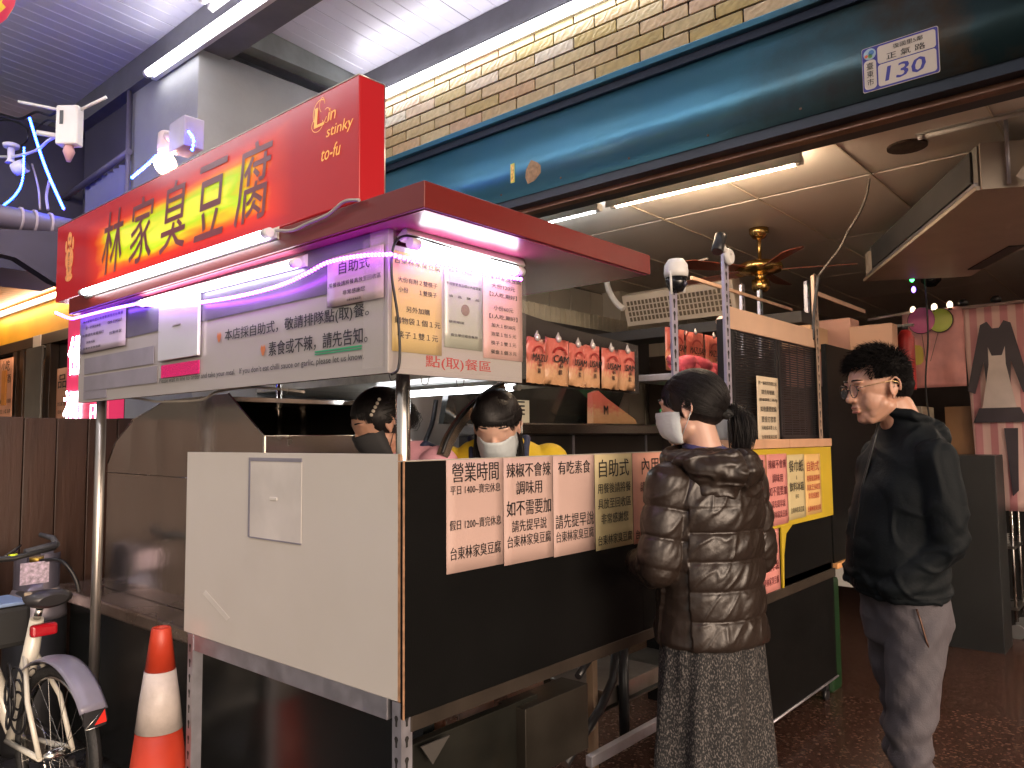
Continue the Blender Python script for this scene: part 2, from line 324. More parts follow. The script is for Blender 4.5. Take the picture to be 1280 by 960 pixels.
# house number plate
pl = thing('house_number_plate', 'white and dark blue house number plate 130 on the blue shutter box', 'number plate', (1.728, -.768, 2.792))
Mp = Matrix.Translation((-1.728, .768, -2.792)) @ onx(1.724, -.768, 2.792)
def rrect(mb, M, x0, y0, x1, y1, r, d0, d1, n=5):
    P = []
    for cx, cy, a0 in ((x1-r, y1-r, 0), (x0+r, y1-r, 90), (x0+r, y0+r, 180), (x1-r, y0+r, 270)):
        for k in range(n+1): a = math.radians(a0+90*k/n); P.append((cx+r*math.cos(a), cy+r*math.sin(a)))
    return mb.prism(P, lambda u, v, k: M @ Vector((u, v, d1 if k else d0)))
pblue = pm('plate_blue', (.05, .05, .30), .4, var=.05); pwhite = pm('plate_white', (.62, .57, .50), .45, var=.06, dirt=.15)
rrect(MB(), Mp, -.130, -.086, .130, .086, .008, -.002, .0).build('plate', pwhite, pl)
rrect(MB(), Mp, -.128, -.084, .128, .084, .008, .0, .0008).build('blue_field', pblue, pl)
w_ = MB(); rrect(w_, Mp, -.074, .010, .121, .077, .01, .001, .0016); rrect(w_, Mp, -.074, -.077, .121, .006, .01, .001, .0016); rrect(w_, Mp, -.123, -.077, -.080, .035, .014, .001, .0016)
w_.build('white_fields', pwhite, pl)
MB().lathe([(.022, 0), (.022, .0008)], (0, 0, 0), 20, Mp @ Matrix.Translation((-.101, .058, .001))).build('badge', pm('badge_pale', (.35, .5, .6), .4), pl)
for nm, dx, dy, rr_, c in (('badge_blue', .006, .004, .01, (.08, .2, .45)), ('badge_green', .002, -.008, .008, (.15, .35, .1)), ('badge_red', -.012, -.006, .006, (.6, .12, .05))):
    MB().lathe([(rr_, 0), (rr_, .0008)], (0, 0, 0), 14, Mp @ Matrix.Translation((-.101+dx, .058+dy, .0019))).build(nm, pm(nm, c, .4), pl)
m_ = MB(); words(m_, Mp, '130', .02, -.036, .055, .13, .03, .18, .0022); m_.build('number', pblue, pl)
m_ = MB(); words(m_, Mp, '正 氣 路', .022, .029, .024, .13, .012, d=.0022); words(m_, Mp, '復國里5鄰', .03, .060, .018, .10, .006, d=.0022)
for i, t in enumerate('臺東市'): words(m_, Mp, t, -.1015, .012-.031*i, .026, .024, .008, d=.0022)
m_.build('lettering', ink, pl)
st = thing('yellow_sticker', 'small yellow green sticker with tiny writing on the blue shutter box', 'sticker', (1.728, 1.18, 2.86))
Ms = Matrix.Translation((-1.728, -1.18, -2.86)) @ onx(1.7285, 1.118, 2.82)
MB().bbox((-.014, -.052, 0), (.014, .052, .001), .0003, Ms).build('backing', pm('lime_sticker', (.6, .68, .12), .4), st)
MB().box((-.010, -.045, .0015), (.010, .045, .002), Ms).build('print', pm('sticker_print', (.75, .5, .12), .4, 0, .5, 60), st)
# the shop inside: ceiling tiles as parts, walls
ic = struct(MB().box((2.0, -5, 2.765), (9, 2.5, 2.8)), 'shop_ceiling', pm('ceiling_gap', (.05, .04, .035), .6))
ctm = pm('gloss_ceiling_tile', (.82, .76, .68), .3, 0, .05, 1.4)
def ct_mesh(w, d): me = MB().bbox((-w/2, -d/2, 0), (w/2, d/2, .012), .003).mesh('ceiling_tile'); me.materials.append(ctm); return me
cta = ct_mesh(1.212, .592); ctb = ct_mesh(.80, .592); jm = MB().box((-.606, -.004, -.004), (.606, .004, .001)).mesh('joint_strip'); jm.materials.append(pm('joint_strip', (.7, .62, .5), .4))
for j in range(-8, 5):
    y = .246+.298+j*.598
    inst('ceiling_tile', ctb, ic, Matrix.Translation((2.41, y, 2.751)))
    for i in range(5): inst('ceiling_tile', cta, ic, Matrix.Translation((2.83+.61+i*1.22, y, 2.751+random.uniform(-.0015, .0015))))
    for i in range(-1, 5): inst('joint_strip', jm, ic, Matrix.Translation((2.83+.61+i*1.22+(0.12 if i < 0 else 0), y-.299, 2.75)) @ Matrix.Diagonal((.9 if i < 0 else 1, 1, 1, 1)))
MB().lathe([(.085, 0), (.085, .02), (.06, .02), (.06, .004)], (2.53, -.594, 2.74), 24).build('ceiling_hole', pm('hole_brown', (.05, .03, .02), .9, 0, .4, 30), ic)
iw = struct(MB().box((1.95, 2.5, 0), (9, 2.6, 2.76)), 'side_wall', pm('wall_gap', (.12, .1, .08), .7))
wpm = pm('cream_wall_panel', (.52, .48, .40), .35, 0, .06, 3)
wp = MB().bbox((-.147, -.01, 0), (.147, 0, 2.3), .003).mesh('wall_panel'); wp.materials.append(wpm)
for i in range(22): inst('wall_panel', wp, iw, Matrix.Translation((2.12+i*.302, 2.5, .44)))
struct(MB().box((9, -5, 0), (9.1, 2.6, 2.8)), 'back_wall', pm('dark_back_wall', (.06, .045, .04), .7, 0, .3, 1))
struct(MB().box((2.1, -5.1, 0), (9, -5, 2.8)), 'far_side_wall', pm('warm_side_wall', (.35, .25, .2), .7))
struct(MB().bbox((4.58, 2.30, 2.44), (4.74, 2.5, 2.765), .004), 'wall_pillar', wpm)
# ================================================================== THE STALL
stall = thing('food_stall', 'stainless food stall with red canopy, white side panel and black counter front', 'food stall', (0, 0, 0))
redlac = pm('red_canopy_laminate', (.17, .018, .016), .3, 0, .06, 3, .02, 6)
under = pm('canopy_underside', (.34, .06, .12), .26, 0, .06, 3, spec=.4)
MB().bbox((-.10, -.19, 1.952), (.90, 1.98, 2.016), .002).build('canopy', redlac, stall)
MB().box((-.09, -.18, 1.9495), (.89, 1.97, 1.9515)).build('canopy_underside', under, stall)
MB().tube([(.045, .05, .75), (.045, .05, 1.95)], .019, 24).build('corner_pole', pole_steel, stall)
MB().tube([(.02, 1.93, 0), (.02, 1.93, 1.95)], .0195, 20).build('pole', pm('dull_pole', (.5, .46, .42), .32, .9, .12, 5), stall)
MB().tube([(.86, 1.93, .7), (.86, 1.93, 1.95)], .017, 12).build('pole', pole_steel, stall)
# deck
MB().bbox((.11, .9, .672), (.95, 2.72, .731), .010).build('deck', pm('worn_steel_deck', (.36, .29, .25), .28, .85, .2, 4, .04, 50, rvar=.12, dirt=.55, dcol=(.12, .05, .03)), stall)
MB().box((.16, .1, .05), (.2, 2.6, .671)).build('lower_panel', pm('smoked_panel', (.012, .013, .013), .2, 0, .3, 2), stall)
# white side panel with small access panel
sp_ = MB().bbox((0, .018, .776), (.008, 1.127, 1.384), .001).build('side_panel', pm('cream_laminate', (.62, .58, .53), .17, 0, .05, 1.5, .012, 3, coat=.2, rvar=.06, dirt=.14, dcol=(.36, .29, .23)), stall)
fr = MB(); ac = (.15, .13, .16)
fr.box((-.003, .435, 1.358), (0, .721, 1.369)).box((-.003, .711, 1.125), (0, .721, 1.358)).box((-.003, .435, 1.123), (0, .714, 1.127))
fr.build('grey_frame', pm('lavender_grey_frame', (.24, .23, .27), .4), sp_)
MB().bbox((-.0015, .436, 1.127), (0, .714, 1.362), .0005).build('inset', pm('pale_inset', (.62, .58, .54), .3), sp_)
MB().bbox((-.004, .56, 1.243), (-.0015, .60, 1.252), .001).build('pull', pm('pale_pull', (.7, .66, .6), .3), sp_)
scf = [(-0.001, 0.980, 0.930), (-0.001, 0.824, 0.864), (-0.001, 0.843, 0.852), (-0.001, 1.001, 0.917)]
MB().prism([(p[1], p[2]) for p in scf], lambda u, v, k: (-.0004-.0006*k, u, v)).build('scuff_mark', pm('pale_scuff', (.66, .62, .57), .5), sp_)
# black counter front
cp = MB().bbox((.0, -.0, .736), (1.12, .008, 1.364), .001).bbox((1.121, 0, .736), (2.34, .008, 1.364), .001).build('counter_panel', black_board, stall)
MB().box((0, -.004, .736), (.004, -.0005, 1.366)).box((0.001, .0085, .776), (.0, .0175, 1.384)).build('panel_edge', pm('plywood_edge', (.40, .22, .12), .6, 0, .3, 40), stall)
MB().box((.0005, .009, .78), (.006, .0175, 1.382)).build('gap_filler', pm('plywood_edge', (.40, .22, .12), .6), stall)
MB().box((-.001, -.003, 1.3645), (2.0, .02, 1.367)).build('top_strip', pm('pale_strip', (.45, .40, .33), .4), stall)
MB().bbox((.03, .0, .698), (3.06, .03, .7355), .002).build('front_beam', pm('brown_angle_beam', (.045, .034, .026), .5, .3, .3, 6, .05, 40, dirt=.3), stall)
MB().bbox((.002, .06, .722), (.03, 1.10, .775), .001).build('side_beam', galv, stall)
def slotted(x, y, z0, z1, name='slotted_post', parent=stall, w=.036, mat=galv, faces='XY', sc=1., hs=1.25, flip=False):
    """L-shaped slotted angle with its keyhole slots; outer corner at (x, y)"""
    xf = x+w+.0002 if flip else x
    p = MB().box((xf, y, z0), (xf+.002, y+min(w, .034), z1)).box((x+.0022, y, z0), (x+w, y+.002, z1)).build(name, mat, parent)
    k = MB(); z = z0+.03
    while z < z1-.02:
        for M in ((onx(x-.0004, y+w*.5, z)) if 'X' in faces else None, (ony(x+w*.5, y-.0004, z)) if 'Y' in faces else None):
            if M is None: continue
            P = [(hs*u_, hs*v_) for u_, v_ in [(.0055*math.cos(a), .006*math.sin(a)+.004) for a in [i*PI/4 for i in range(-1, 6)]]+[(-.0028, -.004), (-.0028, -.012), (.0028, -.012), (.0028, -.004)]]
            k.add([M @ Vector((u, v, 0)) for u, v in P], [tuple(range(len(P)))])
        z += .05*sc
    k.build('slots', dark, p)['kind'] = 'stuff'
    return p
slotted(.0, .004, 0, .774); slotted(.0, 1.062, 0, .774, faces='X')
# underside clutter of the stall
MB().bbox((.06, .03, .0), (.56, .06, .652), .002).build('apron_plate', pm('greenish_plate', (.022, .022, .018), .4, .4, .35, 3, .04, 20, rvar=.15, dirt=.4), stall)
MB().bbox((.46, -.005, .44), (.77, .10, .64), .002).build('drip_box', pm('dull_steel_box', (.06, .052, .042), .35, .7, .25, 4, .04, 30, rvar=.12), stall)
MB().bbox((.80, .005, .365), (2.3, .03, .40), .002).build('foot_rail', galv, stall)
MB().bbox((.1, .25, .365), (2.3, .6, .372), .001).build('lower_shelf', darksteel, stall)
MB().prism([(.06, .655), (.16, .655), (.10, .60)], lambda u, v, k: (u, -.002+.004*k, v)).build('bracket', pm('dull_bracket', (.14, .13, .12), .45, .6), stall)
MB().tube([(.86, .10, .62), (.97, .12, .66)], .012, 10).build('short_pipe', black_plastic, stall)
MB().tube([(.78, .10, .36), (1.02, .12, .47), (1.10, .12, .55), (1.12, .12, .65)], .016, 10).build('bent_pipe', black_plastic, stall)
MB().tube([(1.20, .14, .30), (1.20, .14, .65)], .02, 10).build('pipe', black_plastic, stall)
MB().bbox((1.06, .18, .10), (1.09, .21, .70), .002).build('inner_leg', pm('tan_leg', (.35, .25, .17), .5), stall)
MB().bbox((1.1, .16, .44), (1.5, .5, .50), .003).build('inner_tray', steel_dirty, stall)
rp = []
for i in range(9): rp.append((random.uniform(.86, .93), random.uniform(.2, .3), .37+.02*random.random()))
rope = MB()
for j in range(7):
    x = .82+.012*j; rope.tube([(x, .12, .372), (x+.02, .12, .46-.01*j), (x+.06+.01*j, .14, .40), (x+.03, .16, .374)], .004, 5)
rope.build('bundled_rope', pm('beige_rope', (.5, .45, .36), .8), None, label='bundle of beige rope lying under the stall counter', cat='rope')
# fryer hood of stainless steel: profile in the YZ plane
hood = thing('fryer_hood', 'stainless steel fryer hood with chamfered shoulders standing on the stall deck', 'hood', (.25, 1.7, .731))
H_ = lambda pts: [(y-1.7, z-.731) for y, z in pts]
prof = [(2.44, .733), (2.44, 1.32), (2.36, 1.42), (2.17, 1.52), (1.85, 1.60), (1.31, 1.605), (1.054, 1.438), (1.054, .733)]
hm = pm('hood_steel', (.60, .56, .52), .14, .97, .10, 2.5, .30, 3.0, rvar=.06, dirt=.08, dcol=(.2, .12, .1))
MB().prism(H_(prof), lambda u, v, k: (.0+.004*k, u, v)).build('side_wall', hm, hood)
MB().prism(H_(prof), lambda u, v, k: (.68+.004*k, u, v)).build('side_wall', hm, hood)
MB().bbox((.004, -.65, 0), (.68, -.642, .707), .001).build('front_plate', steel, hood)
MB().box((.004, .735, 0), (.68, .74, .59)).box((.004, -.3, .85), (.68, .15, .868)).build('back_plate', hm, hood)
MB().add([(.004, .735, .59), (.68, .735, .59), (.68, .15, .868), (.004, .15, .868)], [(0, 1, 2, 3)]).build('top_plate', hm, hood)
e = MB(); q = H_(prof)
e.tube([(-.001, *q[k]) for k in (5, 6, 7)], .003, 6).tube([(.686, *q[k]) for k in (5, 6, 7)], .004, 6).tube([(-.001, *q[k]) for k in (1, 2, 3, 4)], .0025, 6).tube([(0, -.646, .707), (.684, -.646, .707)], .003, 6)
e.build('folded_edge', steel, hood)
MB().box((.02, -.6, .3), (.66, .7, .31)).build('black_interior_floor', dark, hood)
MB().tube([(-.002, .73, .545), (-.002, -.60, .535)], .0022, 5).build('weld_line', steel_dirty, hood)
# ---- long menu board facing the street (X = -0.05)
grey_acr = pm('grey_board', (.40, .37, .35), .2, 0, .05, 2, .01, 4, coat=.4)
mbd = thing('menu_board', 'long grey menu board under the canopy with black and English writing about queueing', 'menu board', (-.05, 1.0, 1.76))
T0 = Matrix.Translation((.05, -1.0, -1.76))
MB().bbox((.002, -1.0, -.175), (.02, 1.0, .19), .001).build('backing', grey_acr, mbd)
MB().box((-.001, -.93, .055), (.0015, .62, .188)).build('dark_strip', pm('slate_strip', (.13, .12, .16), .25), mbd)
for nm, y0, y1, z0, z1, c in (('tape_patch', 1.93, 1.29, 1.70, 1.765, (.26, .24, .27)), ('tape_patch', 1.93, 1.26, 1.63, 1.69, (.30, .28, .29)), ('tape_patch', 1.93, 1.70, 1.595, 1.629, (.27, .25, .27))):
    MB().bbox((-.002, y1-1.0, z0-1.76), (-.0005, y0-1.0, z1-1.76), .0004).build(nm, pm('tape_grey', c, .25), mbd)
M0 = T0 @ onx(-.0515, 0, 0)                        # local x = -Y, y = Z
bt = MB(); W2 = lambda t, y, z, h, w, **k: words(bt, M0, t, -y, z, h, w, **k)
W2('本店採自助式，敬請排隊點(取)餐。', .43, 1.751, .041, .72, bold=.03)
W2('素食或不辣，請先告知。', .305, 1.688, .043, .46, bold=.03)
W2('Please wait in line to order and take your meal.   If you don’t eat chilli sauce or garlic, please let us know.', .665, 1.632, .0225, 1.15, bold=.006)
bt.build('lettering', ink, mbd)
ul = MB(); ul.box((-.0014, .10-1, 1.659-1.76), (-.0006, .305-1, 1.6635-1.76)).box((-.0014, .10-1, 1.6525-1.76), (-.0006, .305-1, 1.656-1.76)); ul.build('green_underline', pm('green_print', (.03, .32, .14), .4), mbd)
for y, z in ((.825, 1.751), (.565, 1.688)):
    MB().prism([(-.013, .004), (-.009, .016), (-.003, .008), (0, .018), (.003, .008), (.009, .016), (.013, .004), (.006, -.012), (0, -.018), (-.006, -.012)], lambda u, v, k: M0 @ Vector((-y+u, z+v, .0008+.0005*k))).build('flower_mark', pm('orange_print', (.5, .16, .06), .4), mbd)
ap = MB().bbox((-.014, .944-1, 1.702-1.76), (-.003, 1.232-1, 1.93-1.76), .002).build('white_cover', pm('cover_white', (.55, .55, .57), .18, 0, .05, 3, .02, 8, coat=.5), mbd)
MB().bbox((-.017, 1.06-1, 1.815-1.76), (-.0142, 1.12-1, 1.822-1.76), .001).build('slot', pm('slot_grey', (.3, .28, .28), .3), ap)
MB().bbox((-.004, .951-1, 1.643-1.76), (-.001, 1.225-1, 1.688-1.76), .001).build('pink_label', pm('glitter_pink', (.85, .02, .20), .35, 0, .35, 220, .4, 300), mbd)
tp = pm('clear_tape', (.7, .66, .6), .12, 0, .1, 3, .6, 16, alpha=.07)
MB().box((-.0135, .0-1, 1.60-1.76), (-.0128, .08-1, 1.93-1.76)).build('clear_tape', tp, mbd)
notice(onx(-.055, 1.745, 1.862), .44, .15, pm('lavender_paper', (.5, .42, .52), .5, 0, .05, 4, .15, 20), [('本店營業時間如有更動請見粉絲專頁', .86, .012, .9), ('週一至週五休息', .68, .012, .35, -.2), ('089-324507', .68, .012, .3, .28), ('外帶請先來電預訂', .48, .013, .5, -.2), ('台東林家', .40, .013, .26, .3), ('謝謝光臨', .28, .010, .2, -.25), ('台東林家臭豆腐', .12, .009, .4, -.22)], 'lavender lit paper notice taped at the left end of the grey menu board', bold=.01)
notice(onx(-.055, .125, 1.842), .235, .135, pm('mauve_paper', (.52, .40, .42), .5, 0, .05, 4, .15, 20), [('自助式', .74, .033, .55), ('用餐後請將餐具放至回收區', .43, .013, .93), ('非常感謝您', .24, .013, .4), ('台東林家臭豆腐', .08, .006, .25)], 'mauve self service notice at the right end of the long menu board')
# ---- short menu board facing the counter (Y = 0)
fb = thing('front_menu_board', 'short grey board over the counter with red order area writing at its foot', 'menu board', (.21, -.003, 1.745))
MB().bbox((-.26, .0, -.16), (.253, .014, .165), .001).build('backing', grey_acr, fb)
m_ = MB(); Mf = Matrix.Translation((-.21, .003, -1.745)) @ ony(0, -.0035, 0)
words(m_, Mf, '點(取)餐區', .20, 1.621, .036, .25, .02); m_.build('lettering', redink, fb)
MB().box((-.245, -.020, -.15), (.25, -.0195, .16)).build('plastic_wrap', pm('plastic_wrap', (.9, .85, .75), .1, 0, .05, 3, .6, 14, alpha=.035), fb)
notice(ony(.046, -.0045, 1.768), .17, .255, pm('golden_paper', (.66, .47, .19), .5, 0, .06, 3, .15, 20), [('台東林家臭豆腐', .91, .018, .93), ('大份有附２雙筷子', .72, .014, .80), ('小份　　１雙筷子', .62, .014, .78), ('另外加購', .43, .015, .48), ('購物袋１個１元', .31, .017, .92), ('筷子１雙１元', .17, .018, .82)], 'golden yellow price notice for chopsticks at the left of the front menu board')
ph_ = notice(ony(.215, -.0045, 1.783), .148, .235, pm('grey_green_poster', (.40, .42, .34), .25, 0, .08, 4, .1, 20, coat=.3), [('餐飲衛生管理規範公告', .90, .012, .8), ('不得變更食品標示內容規範', .74, .009, .92), ('油　品　鹽　品', .60, .007, .8), ('使用期限', .30, .007, .4, -.2), ('衛生單位稽查專用', .15, .008, .7)], 'grey green regulation poster with a round emblem in the middle of the front menu board')
MB().lathe([(.016, 0), (.016, .0012)], (.005, -.002, -.01), 20, ony(0, 0, 0)).lathe([(.010, 0), (.010, .002)], (.005, -.002, -.01), 20, ony(0, 0, 0)).build('emblem', pm('emblem_brown', (.22, .16, .12), .4), ph_)
notice(ony(.378, -.0045, 1.775), .170, .255, pm('rose_paper', (.64, .38, .34), .5, 0, .06, 3, .15, 20), [('台東林家臭豆腐', .93, .016, .93), ('大份120元', .83, .014, .6), ('【2人吃,剛好】', .73, .014, .7), ('小份60元', .58, .014, .5), ('【1人吃,剛好】', .48, .014, .72), ('加大１份30元', .38, .012, .62), ('泡菜１包５元', .28, .012, .64), ('筷子１雙１元', .18, .012, .64), ('餐盒１個３元', .08, .012, .66)], 'rose pink price list at the right end of the front menu board')
# ---- red lightbox sign on the canopy (X = -0.07)
sg = bpy.data.materials.new('red_sign_face'); sg.use_nodes = True; nt = sg.node_tree; b = nt.nodes['Principled BSDF']
tcx = nt.nodes.new('ShaderNodeTexCoord'); sx = nt.nodes.new('ShaderNodeSeparateXYZ'); nt.links.new(tcx.outputs['Object'], sx.inputs[0])
def mth(op, a, b_=None, c=None):
    n = nt.nodes.new('ShaderNodeMath'); n.operation = op
    for i, x in enumerate((a, b_, c)):
        if x is None: continue
        if isinstance(x, (int, float)): n.inputs[i].default_value = x
        else: nt.links.new(x, n.inputs[i])
    return n.outputs[0]
# distance from a diagonal streak line: z = .0 + .05*(-y)
ln_ = mth('MULTIPLY_ADD', sx.outputs[1], .02, sx.outputs[2]); dd = mth('ABSOLUTE', mth('SUBTRACT', ln_, -.012))
nz = nt.nodes.new('ShaderNodeTexNoise'); nz.inputs['Scale'].default_value = 5; nz.inputs['Detail'].default_value = 2; mp = nt.nodes.new('ShaderNodeMapping'); mp.inputs['Scale'].default_value = (1, .5, 3.2); mp.inputs['Rotation'].default_value = (math.radians(12), 0, 0)
nt.links.new(tcx.outputs['Object'], mp.inputs[0]); nt.links.new(mp.outputs[0], nz.inputs[0])
sc1 = mth('SUBTRACT', 1.15, mth('DIVIDE', dd, .125))
yy = mth('ABSOLUTE', mth('SUBTRACT', sx.outputs[1], -.01)); sc2 = mth('SUBTRACT', 1.9, mth('DIVIDE', yy, .40))
sc3 = mth('MINIMUM', mth('MAXIMUM', sc1, 0), mth('MINIMUM', mth('MAXIMUM', sc2, 0), 1)); fac = mth('MULTIPLY', sc3, mth('MULTIPLY_ADD', nz.outputs[0], 1.3, .42))
cr = nt.nodes.new('ShaderNodeValToRGB')
for i, (p, c) in enumerate([(0, (.36, .014, .018)), (.32, (.55, .025, .012)), (.52, (.75, .16, .01)), (.66, (.62, .50, .01)), (.82, (.42, .62, .01)), (1, (.75, .72, .05))]):
    e = cr.color_ramp.elements[i] if i < 2 else cr.color_ramp.elements.new(p); e.position = p; e.color = (*c, 1)
cr.color_ramp.elements[1].position = .32
nt.links.new(fac, cr.inputs[0]); nt.links.new(cr.outputs[0], b.inputs['Base Color']); nt.links.new(cr.outputs[0], b.inputs['Emission Color']); b.inputs['Emission Strength'].default_value = .2; b.inputs['Roughness'].default_value = .2
sign = thing('shop_signboard', 'long red lightbox signboard with five large dark characters and gold English lettering', 'signboard', (-.07, 1.16, 2.2))
MB().bbox((0, -1.07, -.165), (.085, 1.07, .17), .003).build('lightbox', sg, sign)
Ms = Matrix.Translation((.07, -1.16, -2.2)) @ onx(-.0715, 0, 0)
m_ = MB()
for i, t in enumerate('林家臭豆腐'):
    y = 1.625-i*.256; words(m_, Ms, t, -y, 2.20, .245, .185, .015, shear=.14, d=.001)
m_.build('characters', pm('maroon_lettering', (.16, .035, .045), .3), sign)
gold = pm('gold_print', (.80, .42, .08), .35, 0, .15, 20, emit=(.8, .38, .05), es=.25)
m_ = MB(); words(m_, Ms, 'in', -.205, 2.298, .034, .035, .01, .25); words(m_, Ms, 'stinky', -.172, 2.248, .040, .115, .008, .25); words(m_, Ms, 'to-fu', -.21, 2.195, .038, .085, .008, .25)
words(m_, Ms, 'L', -.262, 2.305, .055, .045, .03, .1)
def ring(mb, M, cu, cv, ru, rv, t, a0=0, a1=360, n=22, d=.001):
    vs = []
    for k in range(n+1):
        a = math.radians(a0+(a1-a0)*k/n)
        for s_ in (-1, 1): vs.append(M @ Vector((cu+(ru+s_*t)*math.cos(a), cv+(rv+s_*t)*math.sin(a), d)))
    mb.add(vs, [(2*k, 2*k+1, 2*k+3, 2*k+2) for k in range(n)])
ring(m_, Ms, -.258, 2.315, .033, .036, .0012, 60, 330); ring(m_, Ms, -.272, 2.285, .026, .02, .001, 90, 380); ring(m_, Ms, -.228, 2.30, .016, .02, .0008, -120, 120); ring(m_, Ms, -.25, 2.335, .012, .02, .0008, 0, 250)
m_.build('english_lettering', gold, sign)
em = MB(); C_ = (-2.075, 2.215)
for cu, cv, ru, rv in ((0, .075, .024, .032), (0, -.01, .045, .052), (0, -.09, .040, .018), (.038, .052, .011, .028), (-.038, .048, .011, .026), (0, -.062, .03, .03)):
    em.add([Ms @ Vector((C_[0]+cu+ru*math.cos(2*PI*k/18), C_[1]+cv+rv*math.sin(2*PI*k/18), .0009+.0001*abs(cu*7+cv))) for k in range(18)], [tuple(range(18))])
em.build('gold_emblem', pm('gold_emblem', (.62, .26, .09), .4, 0, .35, 60, emit=(.6, .2, .06), es=.2), sign)
m_ = MB()
for i, t in enumerate('林家臭豆腐'): words(m_, Ms, t, C_[0], 2.29-.033*i, .022, .020, .01, d=.002)
m_.build('emblem_characters', pm('maroon_lettering', (.16, .035, .045), .3), sign)
MB().tube([(-.001, -1.07, .17), (-.001, 1.07, .17)], .0018, 5).tube([(0, -1.07, .17), (.085, -1.07, .17)], .0018, 5).tube([(.085, -1.07, -.165), (.085, -1.07, .17)], .002, 5).build('trim', pm('silver_trim', (.7, .65, .6), .3, .8), sign)
# ---- tubes
fluoro((-.122, 1.785, 2.012), (-.122, .42, 2.003), .0125, TUBE, 'long glowing white tube along the foot of the red signboard', fix=(.008, 0, 0))
fluoro((-.075, 1.37, 1.922), (-.075, .352, 1.914), .012, TUBE, 'white tube below the canopy in front of the long menu board', fix=(.018, 0, .006))
fluoro((-.008, -.035, 1.914), (.43, -.035, 1.908), .013, TUBE, 'short white tube below the canopy above the front price notices', fix=(0, .012, .018))
fluoro((.615, 2.98, 3.567), (.615, .6, 3.545), .022, TUBEA, 'long white tube on the ceiling beam beside the grey partition', fix=(.028, 0, .01))
fluoro((.53, 2.15, 3.66), (.53, .5, 3.66), .028, TUBEA, 'thick white tube hanging just below the plank ceiling', fix=(.03, 0, 0))
fluoro((1.675, 2.45, 3.545), (1.675, -1.2, 3.535), .022, TUBEA, 'long white tube along the tiled wall above the blue shutter box', fix=(.025, 0, .01))
fluoro((2.17, .79, 2.68), (2.19, -.235, 2.68), .021, TUBEW, 'warm yellowish tube on the shop ceiling behind the shutter box', fix=(-.02, 0, .004))
fluoro((2.16, 1.60, 2.68), (2.165, .86, 2.68), .021, TUBEC, 'cool white tube on the shop ceiling partly hidden by the red canopy', fix=(-.02, 0, .004))
fluoro((3.0, -1.95, 2.2), (4.2, -1.95, 2.2), .018, TUBEL, 'unseen warm tube hung low over the shop aisle beside the man in glasses', fix=(0, .01, 0))  # both aisle tubes are out of view, hung low to brighten the shop ceiling
fluoro((4.8, -2.3, 2.2), (6.0, -2.3, 2.2), .018, TUBEL, 'unseen warm tube hung low deep in the shop aisle', fix=(0, .01, 0))
fluoro((2.42, -1.25, 2.735), (2.42, -.665, 2.735), .010, white_plastic, 'unlit slim tube on the shop ceiling near the round hole', fix=(0, 0, .012))
fluoro((-1.25, 5.2, 3.45), (-1.25, -.4, 3.45), .028, emis('tube_unseen_street', (.93, .92, 1.0), 15), 'unseen long white tube added below the plank ceiling along the street side of the arcade', fix=(0, 0, .04))  # out of view, added well below the planks to brighten the arcade ceiling
# kitchen range hood inside the stall with its own lamp
kh = thing('range_hood', 'stainless range hood with a lit tube underneath in the kitchen behind the cooks', 'hood', (1.35, 1.4, 1.75))
MB().add([(-.28, -1.0, -.055), (.4, -1.0, -.075), (.4, 1.1, -.075), (-.28, 1.1, -.055), (-.28, -1.0, .03), (.4, -1.0, .03), (.4, 1.1, .03), (-.28, 1.1, .03)], [(0, 3, 2, 1), (4, 5, 6, 7), (0, 1, 5, 4), (1, 2, 6, 5), (2, 3, 7, 6), (3, 0, 4, 7)]).build('canopy', pm('greasy_steel', (.62, .60, .52), .35, .4, .15, 6, .05, 20, dirt=.7, dcol=(.05, .035, .015)), kh)
fluoro((1.30, 1.72, 1.648), (1.30, .72, 1.646), .014, TUBE, 'white tube under the kitchen range hood behind the corner pole', fix=(0, 0, .02))
fluoro((1.52, 2.05, 1.665), (1.52, .95, 1.665), .014, TUBE, 'second white tube deeper under the kitchen range hood', fix=(0, 0, .01))
# ---- LED rope lights
LEDP = emis('led_violet', (.22, .07, 1.0), 9); LEDM = emis('led_magenta', (.50, .05, 1.0), 11); LEDB = emis('led_blue', (.003, .045, 1.0), 40)
def led(pts, mat, label, r=.0055, bead=True, group='led rope lights'):
    P = cable(pts, r, mat, None); mb = MB().tube(P, r*.55, 6); mb2 = MB()
    L_ = 0; acc = 0
    for a, b_ in zip(P, P[1:]):
        d = (b_-a).length; t = -acc
        while t < d:
            if t >= 0: mb2.ell(a+(b_-a)*(t/d), (r, r, r), None, 7, 5)
            t += r*2.6
        acc = (d-(t-r*2.6)) % (r*2.6)
    root = thing('led_rope', label, 'rope light', P[len(P)//2][:], 0, group); off = Matrix.Translation(-P[len(P)//2])
    for m in (mb, mb2): m.v = [tuple(off @ Vector(v)) for v in m.v]
    mb.build('cord', pm('clear_cord', (.5, .5, .6), .3, emit=mat.node_tree.nodes['Principled BSDF'].inputs['Emission Color'].default_value[:3], es=2), root); mb2.build('lamp_beads', mat, root)
    return root
led([(-0.085, 2.170, 1.981), (-0.085, 2.002, 1.938), (-0.085, 1.898, 1.933), (-0.085, 1.581, 1.928), (-0.085, 1.369, 1.921)], LEDP, 'blue violet rope light at the left end of the canopy edge')
led([(-0.085, 1.369, 1.921), (-0.085, 1.175, 1.892), (-0.085, 0.890, 1.867), (-0.085, 0.643, 1.856), (-0.085, 0.426, 1.858), (-0.085, 0.290, 1.874), (-0.085, 0.200, 1.888), (-0.085, 0.065, 1.883), (-0.085, -0.041, 1.869)], LEDM, 'violet rope light sagging in front of the long menu board')
